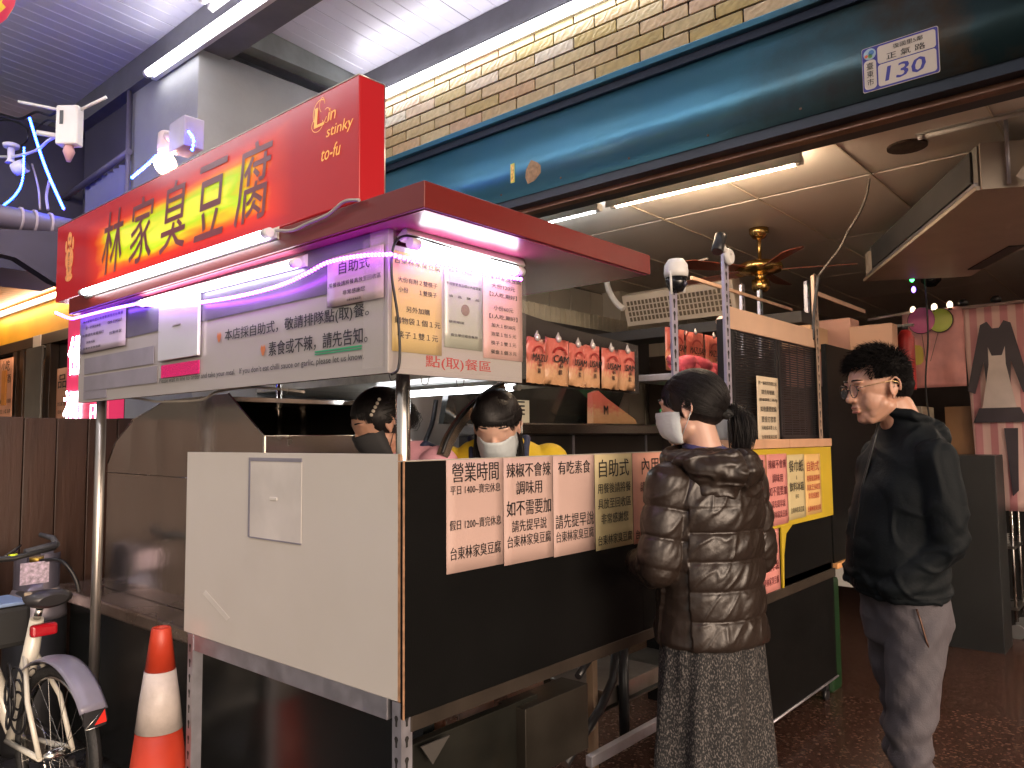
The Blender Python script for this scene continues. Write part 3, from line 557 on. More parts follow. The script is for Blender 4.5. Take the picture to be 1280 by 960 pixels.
led([(-0.086, -0.055, 1.867), (-0.030, -0.055, 1.865), (0.064, -0.055, 1.868), (0.228, -0.055, 1.872), (0.400, -0.055, 1.880)], LEDM, 'violet rope light under the tube over the front price notices')
led([(0.100, 3.241, 3.213), (0.100, 3.054, 2.974), (0.100, 2.894, 2.796), (0.100, 2.674, 2.581)], LEDB, 'bright blue rope light hanging from the cables left of the signboard', r=.007)
led([(0.100, 3.317, 3.065), (0.100, 3.324, 2.884), (0.100, 3.452, 2.821), (0.100, 3.707, 2.804)], LEDB, 'blue rope light looping down at the left edge of the photo', r=.006)
led([(0.020, 1.688, 2.493), (0.020, 1.543, 2.514), (0.020, 1.460, 2.531)], LEDB, 'short blue rope light running up to the glowing bulb', r=.006)
led([(0.060, 1.291, 2.586), (0.060, 1.252, 2.544), (0.060, 1.263, 2.507)], LEDB, 'short blue rope light on the lamp box above the signboard', r=.006)
cable([(-0.115, 0.402, 2.006), (-0.115, 0.323, 1.991), (-0.115, 0.248, 1.996), (-0.115, 0.159, 2.002), (-0.115, 0.092, 2.021), (-0.115, 0.030, 2.012)], .0045, wire_grey, 'beige braided cord from the sign tube up to the signboard corner')
cable([(0.420, -0.035, 1.888), (0.403, -0.035, 1.924), (0.250, -0.035, 1.921), (0.127, -0.035, 1.925), (0.014, -0.035, 1.933), (-0.039, -0.035, 1.921), (-0.062, -0.035, 1.886), (-0.065, -0.035, 1.820), (-0.046, -0.035, 1.723), (-0.039, -0.035, 1.635), (-0.046, -0.035, 1.591), (-0.066, -0.035, 1.578)], .0035, wire_black, 'black cable curving from the canopy down the stall corner')
cable([(0.000, 1.586, 1.592), (0.000, 1.446, 1.577), (0.000, 1.346, 1.567), (0.000, 1.045, 1.561), (0.000, 0.937, 1.583), (0.000, 0.737, 1.589), (0.000, 0.577, 1.576), (0.000, 0.430, 1.560)], .0045, pm('old_white_cable', (.5, .44, .38), .5), 'dirty white cable slung below the long menu board')
for nm, p in (('left', [(-0.010, 0.539, 1.581), (-0.010, 0.530, 1.552), (-0.010, 0.497, 1.558), (-0.010, 0.493, 1.572)]), ('mid', [(0.020, 0.077, 1.592), (0.020, 0.068, 1.573), (0.020, 0.049, 1.578), (0.020, 0.046, 1.592)]), ('r', [(0.062, 0.000, 1.583), (0.067, 0.000, 1.563), (0.084, 0.000, 1.564), (0.092, 0.000, 1.585)]), ('s', [(0.189, 0.000, 1.582), (0.198, 0.000, 1.561), (0.217, 0.000, 1.568), (0.220, -0.000, 1.583)])):
    cable(p, .0012, pm('hook_wire', (.12, .11, .1), .3, .8), {'left': 'thin wire loop holding the dirty white cable', 'mid': 'thin wire loop hanging beside the stall corner', 'r': 'thin wire loop right of the corner pole', 's': 'thin wire loop near the top of the curved guard'}[nm], 'wire loop', 'wire_loop')
# curved sneeze guard arm
arm = [(0.474, 0.350, 1.363), (0.507, 0.350, 1.423), (0.575, 0.350, 1.495), (0.666, 0.350, 1.557), (0.771, 0.350, 1.610)]
cg = thing('curved_guard', 'curved steel arm of the glass guard rising between the two cooks', 'guard', arm[2])
A_ = cable(arm, .01, steel, None); off = Vector(arm[2]); mb = MB(); vs = []
for i, p in enumerate(A_):
    t = (A_[min(i+1, len(A_)-1)]-A_[max(i-1, 0)]).normalized(); nrm = t.cross(Vector((0, 1, 0))).normalized()
    for a, b_ in ((-.017, -.012), (.017, -.012), (.017, .012), (-.017, .012)): vs.append(p-off+nrm*a+Vector((0, b_, 0)))
fs = [(4*i+k, 4*i+(k+1) % 4, 4*i+4+(k+1) % 4, 4*i+4+k) for i in range(len(A_)-1) for k in range(4)]
mb.add(vs, fs).build('arm', pm('satin_arm', (.62, .5, .4), .25, .9), cg)
MB().tube([p-off+Vector((-.014, -.013, .010)) for p in A_], .006, 6).build('rubber_seal', black_plastic, cg)
# ---- paper notices on the counter
zt = 1.3645
TL = '台東林家臭豆腐'
def cn(x0, x1, z0, z1, mat, lines, label, inkm=None, **k): return notice(ony((x0+x1)/2, -.0015, (z0+z1)/2), x1-x0, z1-z0, mat, lines, label, inkm, .0007, 'notices taped to the counter front', **k)
cn(.149, .374, 1.066, zt, pink_paper, [('營業時間', .885, .052, .82), ('平日 1400~賣完休息', .73, .025, .88), ('假日 1200~賣完休息', .42, .027, .90), (TL, .17, .034, .88)], 'pink opening hours notice with 1400 and 1200 at the left of the counter front')
cn(.3765, .604, 1.059, zt, pink_paper, [('辣椒不會辣', .88, .042, .90), ('調味用', .71, .040, .52), ('如不需要加', .52, .045, .90), ('請先提早說', .35, .034, .70), (TL, .21, .034, .88)], 'pink chilli notice second from the left on the counter front')
cn(.6065, .8275, 1.055, zt, pink_paper, [('有吃素食', .88, .042, .78), ('請先提早說', .34, .044, .92), (TL, .19, .034, .90)], 'pink vegetarian notice with a large blank middle on the counter front')
cn(.831, 1.060, 1.048, zt, yellow_paper, [('自助式', .85, .060, .80), ('用餐後請將餐', .64, .034, .88), ('具放至回收區', .48, .034, .88), ('非常感謝您', .32, .034, .72), (TL, .10, .033, .90)], 'yellow self service notice between two pink ones on the black counter front')
cn(1.064, 1.30, 1.045, zt, pm('salmon_paper', (.74, .36, .26), .6, 0, .05, 3), [('內用', .85, .060, .5), ('請先點餐', .62, .036, .6), (TL, .10, .033, .90)], 'salmon eat-in notice partly hidden by the sleeve of the dark puffer jacket')
yb = MB().bbox((0, 0, 0), (1.09, .01, .375), .002); ybo = yb.build('yellow_board', pm('mustard_board', (.56, .40, .03), .4, 0, .15, 2), None, label='mustard yellow board behind the notices at the far end of the counter', cat='board'); ybo.location = (2.0, -.012, .985)
yl = MB().prism([(2.36, .985), (2.36, .70), (2.375, .70), (2.385, .85), (2.42, .95), (2.50, .984)], lambda u, v, k: (u-2.0, .001+.008*k, v-.985)).build('curved_corner', pm('mustard_board', (.56, .40, .03), .4), ybo)
pink2 = pm('hot_pink_paper', (.70, .28, .25), .6, 0, .05, 3)
def rn(x0, x1, z0, z1, mat, lines, label, inkm=None, **k): return notice(ony((x0+x1)/2, -.0145, (z0+z1)/2), x1-x0, z1-z0, mat, lines, label, inkm, .0007, 'notices on the yellow board', **k)
rn(1.97, 2.19, .99, 1.335, pink2, [('內用', .84, .07, .7), ('請先點餐', .6, .04, .8)], 'pink eat-in notice just right of the puffer jacket collar', cat='notice')
rn(2.20, 2.443, 1.0, 1.335, pink2, [('辣椒不會辣', .86, .042, .88), ('調味用', .66, .040, .52), ('如不需要加', .48, .044, .88), ('請先提早說', .30, .034, .68), (TL, .15, .034, .86)], 'hot pink chilli notice on the yellow board', pm('maroon_ink', (.12, .01, .02), .6))
rn(2.447, 2.672, 1.01, 1.328, yellow_paper, [('餐巾紙', .82, .06, .85), ('&', .64, .02, .06), ('飲料冰箱', .50, .045, .82), ('在右', .35, .022, .2), (TL, .14, .028, .76)], 'yellow napkin and drinks fridge notice on the yellow board')
rn(2.676, 2.905, 1.015, 1.325, pm('amber_paper', (.75, .48, .18), .6, 0, .05, 3), [('自助式', .80, .052, .74), ('用餐後請將餐', .60, .032, .82), ('具放至回收區', .45, .032, .84), ('非常感謝您', .31, .032, .66), (TL, .10, .028, .82)], 'amber self service notice with red characters at the right end of the yellow board', redink)
notice(ony(2.225, -.003, .845), .235, .30, pink2, [('請先提早說', .40, .044, .88), (TL, .18, .036, .86)], 'pink notice low on the counter below the right sleeve of the puffer jacket', pm('maroon_ink', (.12, .01, .02), .6), group='notices on the yellow board')
# drinks cabinet part of the counter
cab = thing('counter_cabinet', 'black counter cabinet with wood top edge at the far end of the stall', 'cabinet', (2.6, 0, 0))
MB().bbox((-.48, .0, .12), (.49, .6, 1.34), .004).build('body', black_board, cab)
MB().bbox((-.72, -.02, 1.3625), (-.12, .3, 1.405), .003).bbox((-.117, -.02, 1.3625), (.487, .3, 1.405), .003).build('top_board', pm('peach_wood_edge', (.62, .36, .22), .5, 0, .1, 8), cab)
MB().bbox((-.48, -.012, .655), (.49, -.001, .70), .002).build('rail', pm('brown_angle_beam', (.11, .09, .07), .45), cab)
MB().tube([(-.48, -.004, .122), (.49, -.004, .122)], .006, 6).build('bottom_trim', galv, cab)
for x in (-.40, .42): MB().tube([(x, .03, .03), (x, .05, .03)], .03, 14).box((x-.02, .03, .05), (x+.02, .06, .12)).build('caster', black_plastic, cab)
# ================================================================== RACK, PACKETS, CAMERAS
rack = thing('slotted_rack', 'slotted metal angle rack standing on the counter end holding a black lattice', 'rack', (2.0, 0, 1.4))
def rpost(x, y, z0, z1, **k):
    p = slotted(x, y, z0, z1, 'post', None, hs=1.7, flip=True, **{**k, 'faces': 'Y'}); p.parent = rack; p.matrix_local = Matrix.Translation((-2.0, 0, -1.4)); return p
rpost(1.845, .0, 1.40, 2.235, w=.045, mat=pm('lavender_galv', (.50, .47, .58), .4, .5, .08, 10))
rpost(2.955, .0, 1.36, 2.31, w=.05, faces='Y', mat=pm('warm_lit_galv', (.48, .36, .28), .45, .4, .1, 10)); rpost(3.03, .45, 1.9, 2.33, w=.04); rpost(3.29, .45, 1.9, 2.33, w=.04); rpost(3.55, .25, 1.9, 2.40, w=.035)  # warm shop light on the far post tinted into its metal colour
post2 = slotted(1.375, 0, 1.367, 2.03, 'slotted_post', None, w=.045, hs=1.7, flip=True, mat=pm('lavender_galv', (.50, .47, .58), .4), faces='Y')
tag(post2, 'lone slotted upright rising from the counter with a dome camera on top', 'post')
peach = pm('peach_board', (.60, .40, .28), .5, 0, .08, 5)
MB().bbox((-.10, .012, .50), (1.0, .03, .60), .002).build('back_board', peach, rack)
MB().bbox((.4, .44, .855), (1.8, .455, .875), .002).build('shelf_rail', peach, rack)
MB().bbox((1.0, .01, .80), (1.9, .02, .825), .002).build('cross_rail', peach, rack)
lat = thing('black_lattice', 'pair of black perforated lattice panels leaning on the slotted rack', 'lattice', (2.5, .02, 1.66))
blk = pm('black_lattice_paint', (.015, .015, .017), .3, 0, .1, 8)
for x0, x1 in ((-.55, -.03), (-.02, .52)):
    p = MB(); p.bbox((x0, 0, -.26), (x0+.03, .02, .28), .002).bbox((x1-.03, 0, -.26), (x1, .02, .28), .002).bbox((x0, 0, .25), (x1, .02, .285), .002).bbox((x0, 0, -.26), (x1, .02, -.24), .002)
    for z in range(42): p.box((x0+.03, .004, -.24+z*.0118), (x1-.03, .009, -.24+z*.0118+.0085))
    for k in range(5): xx = x0+.06+k*(x1-x0-.12)/4; p.box((xx, .010, -.24), (xx+.012, .014, .25))
    p.build('lattice_panel', blk, lat)
MB().bbox((-.60, .0, -.25), (-.553, .05, .285), .003).build('side_frame', blk, lat)
notice(ony(2.262, -.006, 1.548), .25, .305, pm('kraft_cream_paper', (.62, .52, .38), .6, 0, .05, 4), [('統一編號發票開立前', .90, .018, .86), ('請告知號碼', .76, .022, .6), ('(統編號碼三碼內)', .64, .018, .84), ('如後續要統編', .50, .026, .74), ('要重打發票', .34, .028, .66), ('另收成本費１元', .21, .02, .7), (TL, .07, .018, .7)], 'cream receipt notice leaning against the black lattice')
# boards, bins and packs seen behind the rack
rb = bpy.data.materials.new('noodle_pack_print'); rb.use_nodes = True; nt = rb.node_tree; b = nt.nodes['Principled BSDF']
tcx = nt.nodes.new('ShaderNodeTexCoord'); mp = nt.nodes.new('ShaderNodeMapping'); nt.links.new(tcx.outputs['Generated'], mp.inputs[0]); gx = nt.nodes.new('ShaderNodeSeparateXYZ'); nt.links.new(mp.outputs[0], gx.inputs[0])
wvv = nt.nodes.new('ShaderNodeTexVoronoi'); wvv.inputs['Scale'].default_value = 9; nt.links.new(tcx.outputs['Generated'], wvv.inputs[0])
a_ = nt.nodes.new('ShaderNodeMath'); a_.operation = 'MULTIPLY_ADD'; a_.inputs[1].default_value = .35; nt.links.new(wvv.outputs[0], a_.inputs[0]); nt.links.new(gx.outputs[2], a_.inputs[2])
cr = nt.nodes.new('ShaderNodeValToRGB')
for i, (p, c) in enumerate([(0, (.52, .26, .12)), (.45, (.55, .32, .18)), (.72, (.50, .14, .10)), (.95, (.52, .13, .10))]):
    e = cr.color_ramp.elements[i] if i < 2 else cr.color_ramp.elements.new(p); e.position = p; e.color = (*c, 1)
cr.color_ramp.elements[1].position = .45
nt.links.new(a_.outputs[0], cr.inputs[0]); nt.links.new(cr.outputs[0], b.inputs['Base Color']); b.inputs['Roughness'].default_value = .36
n2 = nt.nodes.new('ShaderNodeTexNoise'); n2.inputs['Scale'].default_value = 22; nt.links.new(tcx.outputs['Object'], n2.inputs[0]); bp = nt.nodes.new('ShaderNodeBump'); bp.inputs['Strength'].default_value = .5; bp.inputs['Distance'].default_value = .01; nt.links.new(n2.outputs[0], bp.inputs['Height']); nt.links.new(bp.outputs[0], b.inputs['Normal'])
dred = pm('deep_red_print', (.30, .02, .02), .3); cream = pm('cream_print', (.62, .50, .32), .3)
def pack(M, w, h, label, txt='MAZUSAM', group='noodle packs', kanji='麻醬'):
    root = thing('noodle_pack', label, 'noodle pack', M.translation[:], 0, group); Mi = Matrix.Translation(-M.translation) @ M
    mb = MB(); n = 6; vs = []
    for s_ in (0, 1):
        for j in range(n+1):
            for i in range(n+1):
                u = -w/2+w*i/n; v = -h/2+h*j/n; bul = (math.sin(PI*i/n)*math.sin(PI*j/n))**.6*.010+random.uniform(-.001, .001)
                vs.append(Mi @ Vector((u, v+random.uniform(-.002, .002)*(j in (0, n)), bul if s_ else -bul*.5)))
    N = (n+1)**2; fs = []
    for j in range(n):
        for i in range(n): a = j*(n+1)+i; fs += [(a, a+n+1, a+n+2, a+1), (N+a, N+a+1, N+a+n+2, N+a+n+1)]
    rg = [i for i in range(n)]+[n+j*(n+1) for j in range(n)]+[N-1-i for i in range(n)]+[(n-j)*(n+1) for j in range(n)]
    fs += [(a, b_, N+b_, N+a) for a, b_ in zip(rg, rg[1:]+rg[:1])]
    mb.add(vs, fs, True).build('bag', rb, root)
    a = MB(); ring(a, Mi, 0, .10*h, .30*w, .20*h, .028*w, 20, 160, 14, .0145); a.build('red_arch', dred, root)
    a = MB(); words(a, Mi, txt, .02*w, .05*h, .16*h, (.20+.14*len(txt))*w if len(txt) < 6 else .85*w, .06, .2, d=.0155)
    for i, t in enumerate(kanji): words(a, Mi, t, .03*w, -.09*h-.14*h*i, .11*h, .16*w, .03, d=.0155-.003*i)
    a.build('lettering', ink, root)
    a = MB(); a.tube([Mi @ Vector((-.01, h/2, .004)), Mi @ Vector((0, h/2+.02, .004)), Mi @ Vector((.01, h/2, .004))], .003, 6).ell(Mi @ Vector((0, h/2, .006)), (.012, .008, .012), None, 8, 6).build('clip', pm('clear_clip', (.55, .5, .48), .15, .3), root)
# smoked board behind the left packs, hanging right of the front menu board
nb = thing('smoked_display_board', 'dark glossy smoked board holding six noodle packs right of the price notices', 'display board', (.81, .02, 1.67))
MB().add([(-.34, 0, -.088), (.345, 0, -.09), (.345, 0, .088), (-.11, 0, .11), (-.34, 0, .135), (-.34, .006, -.088), (.345, .006, -.09), (.345, .006, .088), (-.11, .006, .11), (-.34, .006, .135)], [(0, 1, 2, 3, 4), (9, 8, 7, 6, 5), (0, 5, 6, 1), (1, 6, 7, 2), (2, 7, 8, 3), (3, 8, 9, 4), (4, 9, 5, 0)]).build('board', pm('smoked_acrylic', (.035, .03, .028), .08, 0, .3, 4, .02, 6, coat=.5), nb)
for i, (x, w_, h_, t) in enumerate(((.53, .09, .14, 'MAZU'), (.635, .12, .145, 'CAM'), (.74, .085, .138, 'USAM'), (.825, .09, .140, 'USAM'), (.935, .105, .138, 'USAM'), (1.04, .105, .14, 'SAM'))):
    pack(ony(x, -.002, 1.583+h_/2+.004) @ Matrix.Rotation(random.uniform(-.05, .05), 4, 'Z'), w_, h_, ['noodle pack half hidden behind the edge of the rose price list', 'widest noodle pack with CAM in slanted lettering', 'narrow noodle pack between the CAM pack and the middle one', 'noodle pack in the middle of the smoked board', 'noodle pack second from the right end of the smoked board', 'rightmost noodle pack on the smoked board with vertical characters'][i], t)
# rear shelf with packs between the uprights
bn = thing('pack_shelf', 'grey shelf tray with red noodle packs between the two slotted uprights', 'shelf', (2.12, .32, 1.71))
MB().bbox((-.30, -.07, -.03), (.38, .15, 0), .003).build('tray', galv, bn)
for i, x in enumerate((1.985, 2.185, 2.385)):
    pack(ony(x, .325, 1.835), .185, .205, ['red noodle pack partly behind the lone slotted upright', 'red noodle pack in the middle between the slotted uprights', 'red noodle pack against the lavender rack upright'][i], 'MAZUSAM')
pinkf = pm('pink_wrapper', (.75, .13, .18), .2, 0, .45, 12, .8, 20, coat=.5)
for i, (x, z, rr) in enumerate(((2.12, 1.755, .034), (2.18, 1.728, .030))):
    mb = MB(); P = []
    for k in range(15):
        t = k/14; P.append((x-.26+.46*t, .27+.01*math.sin(k*1.3), z+.012*math.sin(t*5+i)+.02*t))
    mb.tube(P, [rr*(.35+.75*math.sin(PI*min(1, max(0, k/14*.9+.08)))**.5+.12*math.sin(k*2.1+i)) for k in range(15)], 12)
    mb.tube([(x-.25, .27, z), (x-.30, .26, z+.02), (x-.33, .25, z+.03)], [rr*.3, rr*.6, rr*.15], 8)
    mb.build('wrapped_bundle', pinkf, None, label=['upper pink wrapped bundle lying in front of the red noodle packs', 'lower pink wrapped bundle on the tray edge'][i], cat='bundle', group='pink wrapped bundles')
jar = thing('plastic_jar', 'white lidded plastic jar beside the black lattice behind the ponytail', 'jar', (1.93, -.0, 1.405))
MB().lathe([(.045, 0), (.052, .01), (.052, .10), (.042, .125)], (0, .05, 0), 20).build('body', pm('cloudy_plastic', (.62, .62, .60), .15, 0, .1, 6, coat=.5), jar)
MB().lathe([(.048, .122), (.048, .15), (.040, .155)], (0, .05, 0), 20).build('lid', pm('grey_lid', (.42, .42, .44), .3), jar)
# cameras
def dome_cam(c, label, s=1., tilt=0.):
    r = thing('security_camera', label, 'camera', c, tilt)
    MB().lathe([(.001, .075*s), (.03*s, .072*s), (.045*s, .05*s), (.048*s, .02*s), (.046*s, .0)], (0, 0, 0), 20).build('housing', white_plastic, r)
    MB().lathe([(.001, -.062*s), (.025*s, -.055*s), (.04*s, -.03*s), (.044*s, -.001)], (0, 0, 0), 20).build('dome', pm('glossy_black', (.01, .01, .012), .08), r)
    MB().tube([(.045*s, 0, .04*s), (.065*s, 0, .0), (.062*s, 0, -.05*s)], .006*s, 6).tube([(-.045*s, 0, .02*s), (-.04*s, 0, -.07*s)], .005*s, 6).build('antenna', white_plastic, r)
    MB().ell((0, -.038*s, -.028*s), (.012*s, .008*s, .012*s)).build('lens', pm('lens_glass', (.05, .05, .08), .05), r); return r
dome_cam((1.40, -.01, 2.045), 'white dome camera with black glass on top of the lone slotted upright')
bc = thing('security_camera', 'black bullet camera on a white arm at the top of the rack upright', 'camera', (1.87, -.01, 2.24))
MB().lathe([(.022, -.06), (.026, -.055), (.026, .03), (.02, .035)], (0, 0, 0), 16, Matrix.Translation((-.10, -.01, .02)) @ Matrix.Rotation(.5, 4, 'Y')).build('barrel', black_plastic, bc)
MB().tube([(-.07, 0, .01), (-.03, 0, -.005), (0, 0, -.02)], [.016, .013, .02], 12).lathe([(.035, -.01), (.038, .0), (.03, .012)], (.0, -.005, -.03), 18, Matrix.Rotation(PI/2, 4, 'X')).build('arm', white_plastic, bc)
bcam = thing('security_camera', 'small white hanging camera among the cables at the upper left', 'camera', [(0.100, 3.542, 3.124)][0], math.radians(41))
MB().lathe([(.04, .0), (.045, .02), (.02, .03), (.018, -.07), (.03, -.09)], (0, 0, 0), 16).build('mount', white_plastic, bcam)
MB().lathe([(.035, -.0), (.04, .02), (.04, .07), (.03, .075)], (0, -.02, -.13), 16, Matrix.Rotation(1.2, 4, 'X')).build('head', white_plastic, bcam)
MB().lathe([(.026, 0), (.024, .006)], (0, -.09, -.108), 16, Matrix.Rotation(1.2, 4, 'X')).build('lens_ring', pm('lens_grey', (.12, .12, .12), .3), bcam)
c1 = thing('security_camera', 'round dark camera hanging from the shop ceiling right of the air conditioner', 'camera', (5.2, -.10, 2.62))
MB().lathe([(.06, .13), (.06, .05), (.075, .03), (.07, -.03), (.03, -.07), (.001, -.075)], (0, 0, 0), 18).build('dome', pm('glossy_black', (.01, .01, .012), .08), c1)
MB().lathe([(.065, .14), (.065, .045)], (0, 0, 0), 18).build('ring', pm('grey_lid', (.42, .42, .44), .3), c1)
# ceiling fan
brass = pm('polished_brass', (.50, .32, .11), .24, 1, .05, 6)
fan = thing('ceiling_fan', 'brass ceiling fan with dark red wooden blades hanging in the shop', 'ceiling fan', (3.43, .50, 2.75))
MB().lathe([(.001, 0), (.072, 0), (.07, -.03), (.045, -.065), (.015, -.075), (.012, -.23), (.012, -.23)], (0, 0, 0), 24).build('canopy', brass, fan)
MB().lathe([(.03, -.21), (.10, -.225), (.155, -.245), (.165, -.27), (.15, -.295), (.07, -.315), (.04, -.32), (.04, -.345), (.062, -.35), (.066, -.41), (.045, -.43), (.001, -.435)], (0, 0, 0), 32).build('motor', brass, fan)
bl = MB(); vs = [(.15, -.045), (.62, -.075), (.66, -.05), (.67, .05), (.62, .075), (.15, .045)]
for k in range(5):
    M = Matrix.Rotation(2*PI*k/5+.12, 4, 'Z') @ Matrix.Translation((0, 0, -.285)) @ Matrix.Rotation(.2, 4, 'X')
    MB().prism(vs, lambda u, v, q: M @ Vector((u, v, .004*q))).build('blade', pm('red_wood_blade', (.22, .05, .03), .35, 0, .3, 5, stretch=(1, 6, 1)), fan)
    MB().prism([(.10, -.02), (.2, -.03), (.2, .03), (.10, .02)], lambda u, v, q: M @ Vector((u, v, -.006+.004*q))).build('blade_arm', brass, fan)
# ceiling air conditioner
A = Vector((2.44, -.90, 2.452)); u_ = Vector((.873, .488, 0)); w_ = Vector((.488, -.873, 0))
fan.scale = (.86, .86, .95)
ac_ = thing('air_conditioner', 'long cream ceiling hung air conditioner at the upper right', 'air conditioner', A[:])
def ab(mb, a0, a1, b0, b1, z0, z1): return mb.add([u_*a+w_*b_+Vector((0, 0, z)) for a, b_, z in ((a0, b0, z0), (a1, b0, z0), (a1, b1, z0), (a0, b1, z0), (a0, b0, z1), (a1, b0, z1), (a1, b1, z1), (a0, b1, z1))], [(0, 3, 2, 1), (4, 5, 6, 7), (0, 1, 5, 4), (1, 2, 6, 5), (2, 3, 7, 6), (3, 0, 4, 7)])
acm = pm('aged_cream_plastic', (.52, .45, .37), .45, 0, .08, 4, dirt=.15)
mb = MB(); ab(mb, .0, 1.95, -.03, .62, 0, .018); mb.build('bottom_panel', acm, ac_)
mb = MB(); ab(mb, .05, 1.88, .0, .58, .03, .21); mb.build('casing', pm('grey_casing', (.26, .25, .23), .5, 0, .1, 4), ac_)
mb = MB(); ab(mb, .10, 1.80, -.012, -.002, .06, .20); mb.build('dark_filter', pm('dark_filter', (.05, .05, .05), .7), ac_)
mb = MB(); ab(mb, .02, 1.9, -.028, -.014, .022, .036); mb.build('chrome_rail', galv, ac_)
mb = MB(); ab(mb, -.01, .0, -.01, .30, .0, .20); mb.build('end_plate', acm, ac_)
mb = MB(); ab(mb, 1.80, 1.88, -.03, -.012, .03, .17); mb.build('corner_plate', acm, ac_)
mb = MB(); ab(mb, .5, .9, .52, .60, -.006, .0); mb.build('air_slot', dark, ac_)
mb = MB(); ab(mb, 1.1, 1.7, .52, .60, -.006, .0); mb.build('air_slot', dark, ac_)
MB().tube([A*0+w_*.08+Vector((-.02, -.02, .01)), w_*.08+Vector((-.02, -.02, .29))], .008, 8).build('hanger', galv, ac_)
cable([A+w_*.16+Vector((-.06, -.0, .02)), A+w_*.2+Vector((-.10, -.02, .07)), A+w_*.32+Vector((-.14, -.05, .12)), A+w_*.45+Vector((-.15, -.1, .17))], .03, pm('white_wrap', (.6, .55, .5), .7, 0, .1, 30, .4, 60), 'thick white wrapped pipe at the near end of the air conditioner', 'pipe', 'wrapped_pipe', 10)
# second unit: tilted louvre grille facing the street
gr = thing('louvre_grille', 'cream louvred air unit hanging on the left wall behind the cameras', 'air conditioner', (3.5, 1.14, 2.35))
Mg = Matrix.Rotation(-.35, 4, 'Y')
MB().bbox((.0, -.43, -.12), (.12, .43, .11), .006, Mg).build('casing', pm('aged_cream_plastic', (.52, .45, .37), .45), gr)
mb = MB()
for k in range(26): mb.box((-.006, -.40+k*.031, -.085), (-.002, -.40+k*.031+.018, -.055), Mg).box((-.006, -.40+k*.031, -.045), (-.002, -.40+k*.031+.018, -.015), Mg).box((-.006, -.40+k*.031, -.005), (-.002, -.40+k*.031+.018, .025), Mg).box((-.006, -.40+k*.031, .035), (-.002, -.40+k*.031+.018, .065), Mg)
mb.build('slots', pm('slot_brown', (.12, .09, .06), .6), gr)['kind'] = 'stuff'
cable([(3.5, 1.72, 2.72), (3.48, 1.70, 2.55), (3.46, 1.62, 2.42), (3.46, 1.55, 2.36)], .022, white_plastic, 'white bent pipe from the ceiling to the louvred air unit', 'pipe', 'bent_pipe', 10)
MB().bbox((3.3, .2, 2.10), (3.6, 1.75, 2.17), .004).build('dark_shelf', dark, None, label='dark shelf beam under the louvred air unit', cat='shelf')
cable([(2.900, -0.325, 2.779), (2.900, -0.310, 2.684), (2.900, -0.270, 2.586), (2.900, -0.206, 2.492), (2.900, -0.162, 2.413), (2.900, -0.102, 2.346), (2.900, -0.045, 2.280)], .007, pm('cable_bundle', (.10, .08, .07), .5, 0, .3, 50), 'dark cable bundle running from the ceiling joint to the rack upright', 'cable')
cable([(2.950, -0.028, 2.291), (2.950, -0.006, 2.161), (2.950, 0.007, 2.052), (2.950, 0.015, 1.943)], .009, wire_black, 'black cable hanging down beside the far rack upright')
cable([(2.121, 0.100, 2.238), (2.040, 0.100, 2.168), (2.051, 0.100, 2.075), (2.087, 0.100, 1.985)], .003, wire_black, 'thin black camera lead beside the rack upright')
cable([(3.000, 0.922, 2.464), (3.000, 0.836, 2.502), (3.000, 0.737, 2.501), (3.000, 0.645, 2.506)], .006, wire_grey, 'grey lead joining the dome camera and the bullet camera')
# kitchen behind the counter
kit = thing('kitchen_counter', 'stainless kitchen shelf with dark smoked panel above and dark doors below', 'kitchen counter', (2.6, 1.2, 0))
MB().bbox((-.72, 0, 1.44), (.80, .5, 1.505), .008).build('steel_shelf', steel, kit)
MB().bbox((-.70, .05, .75), (.85, .5, 1.438), .003).build('dark_doors', pm('dark_door_steel', (.045, .04, .038), .35, .5, .3, 2), kit)
for x in (-.2, .62): MB().box((x, .04, .75), (x+.012, .049, 1.436)).build('door_edge', galv, kit)
MB().add([(-.9, .42, 1.506), (.78, .42, 1.506), (.85, .35, 1.75), (.75, .30, 1.93), (-.9, .30, 1.98), (-.9, .46, 1.506), (.78, .46, 1.506), (.88, .39, 1.75), (.78, .34, 1.96), (-.9, .34, 2.0)], [(0, 1, 2, 3, 4), (9, 8, 7, 6, 5), (0, 5, 6, 1), (1, 6, 7, 2), (2, 7, 8, 3), (3, 8, 9, 4), (4, 9, 5, 0)]).build('smoked_back', pm('smoked_back', (.022, .022, .02), .12, 0, .3, 3, coat=.3), kit)
nn = thing('paper_note', 'small square cream note on the smoked panel above the steel shelf', 'note', (2.30, 1.585, 1.60))
MB().bbox((-.105, -.003, -.085), (.105, 0, .085), .0005).build('paper', pm('cream_note', (.58, .55, .42), .5), nn)
mb = MB()
for i in range(4): mb.box((-.06, -.0045, .04-.025*i), (.06, -.0035, .05-.025*i))
mb.build('printed_lines', ink, nn)
bagp = thing('flat_noodle_bag', 'flat orange red noodle bag lying on the steel kitchen shelf', 'noodle bag', (3.1, 1.45, 1.515))
MB().prism([(-.22, 0), (-.22, .20), (-.15, .22), (-.05, .17), (.30, .03), (.31, 0)], lambda u, v, k: (u, -.02+.05*k-.3*v*(k-.5)*.2, v)).build('bag', rb, bagp)
a = MB(); words(a, ony(-.08, -.026, .09), 'M', 0, 0, .06, .05, .03); a.build('lettering', ink, bagp)
MB().bbox((3.5, 1.15, 1.50), (3.7, 1.3, 1.62), .01).build('green_tub', pm('green_plastic', (.02, .35, .10), .3), None, label='bright green plastic tub at the end of the kitchen shelf', cat='tub')
ktc = pm('kitchen_wall', (.42, .39, .36), .4, 0, .08, 2, dirt=.2)
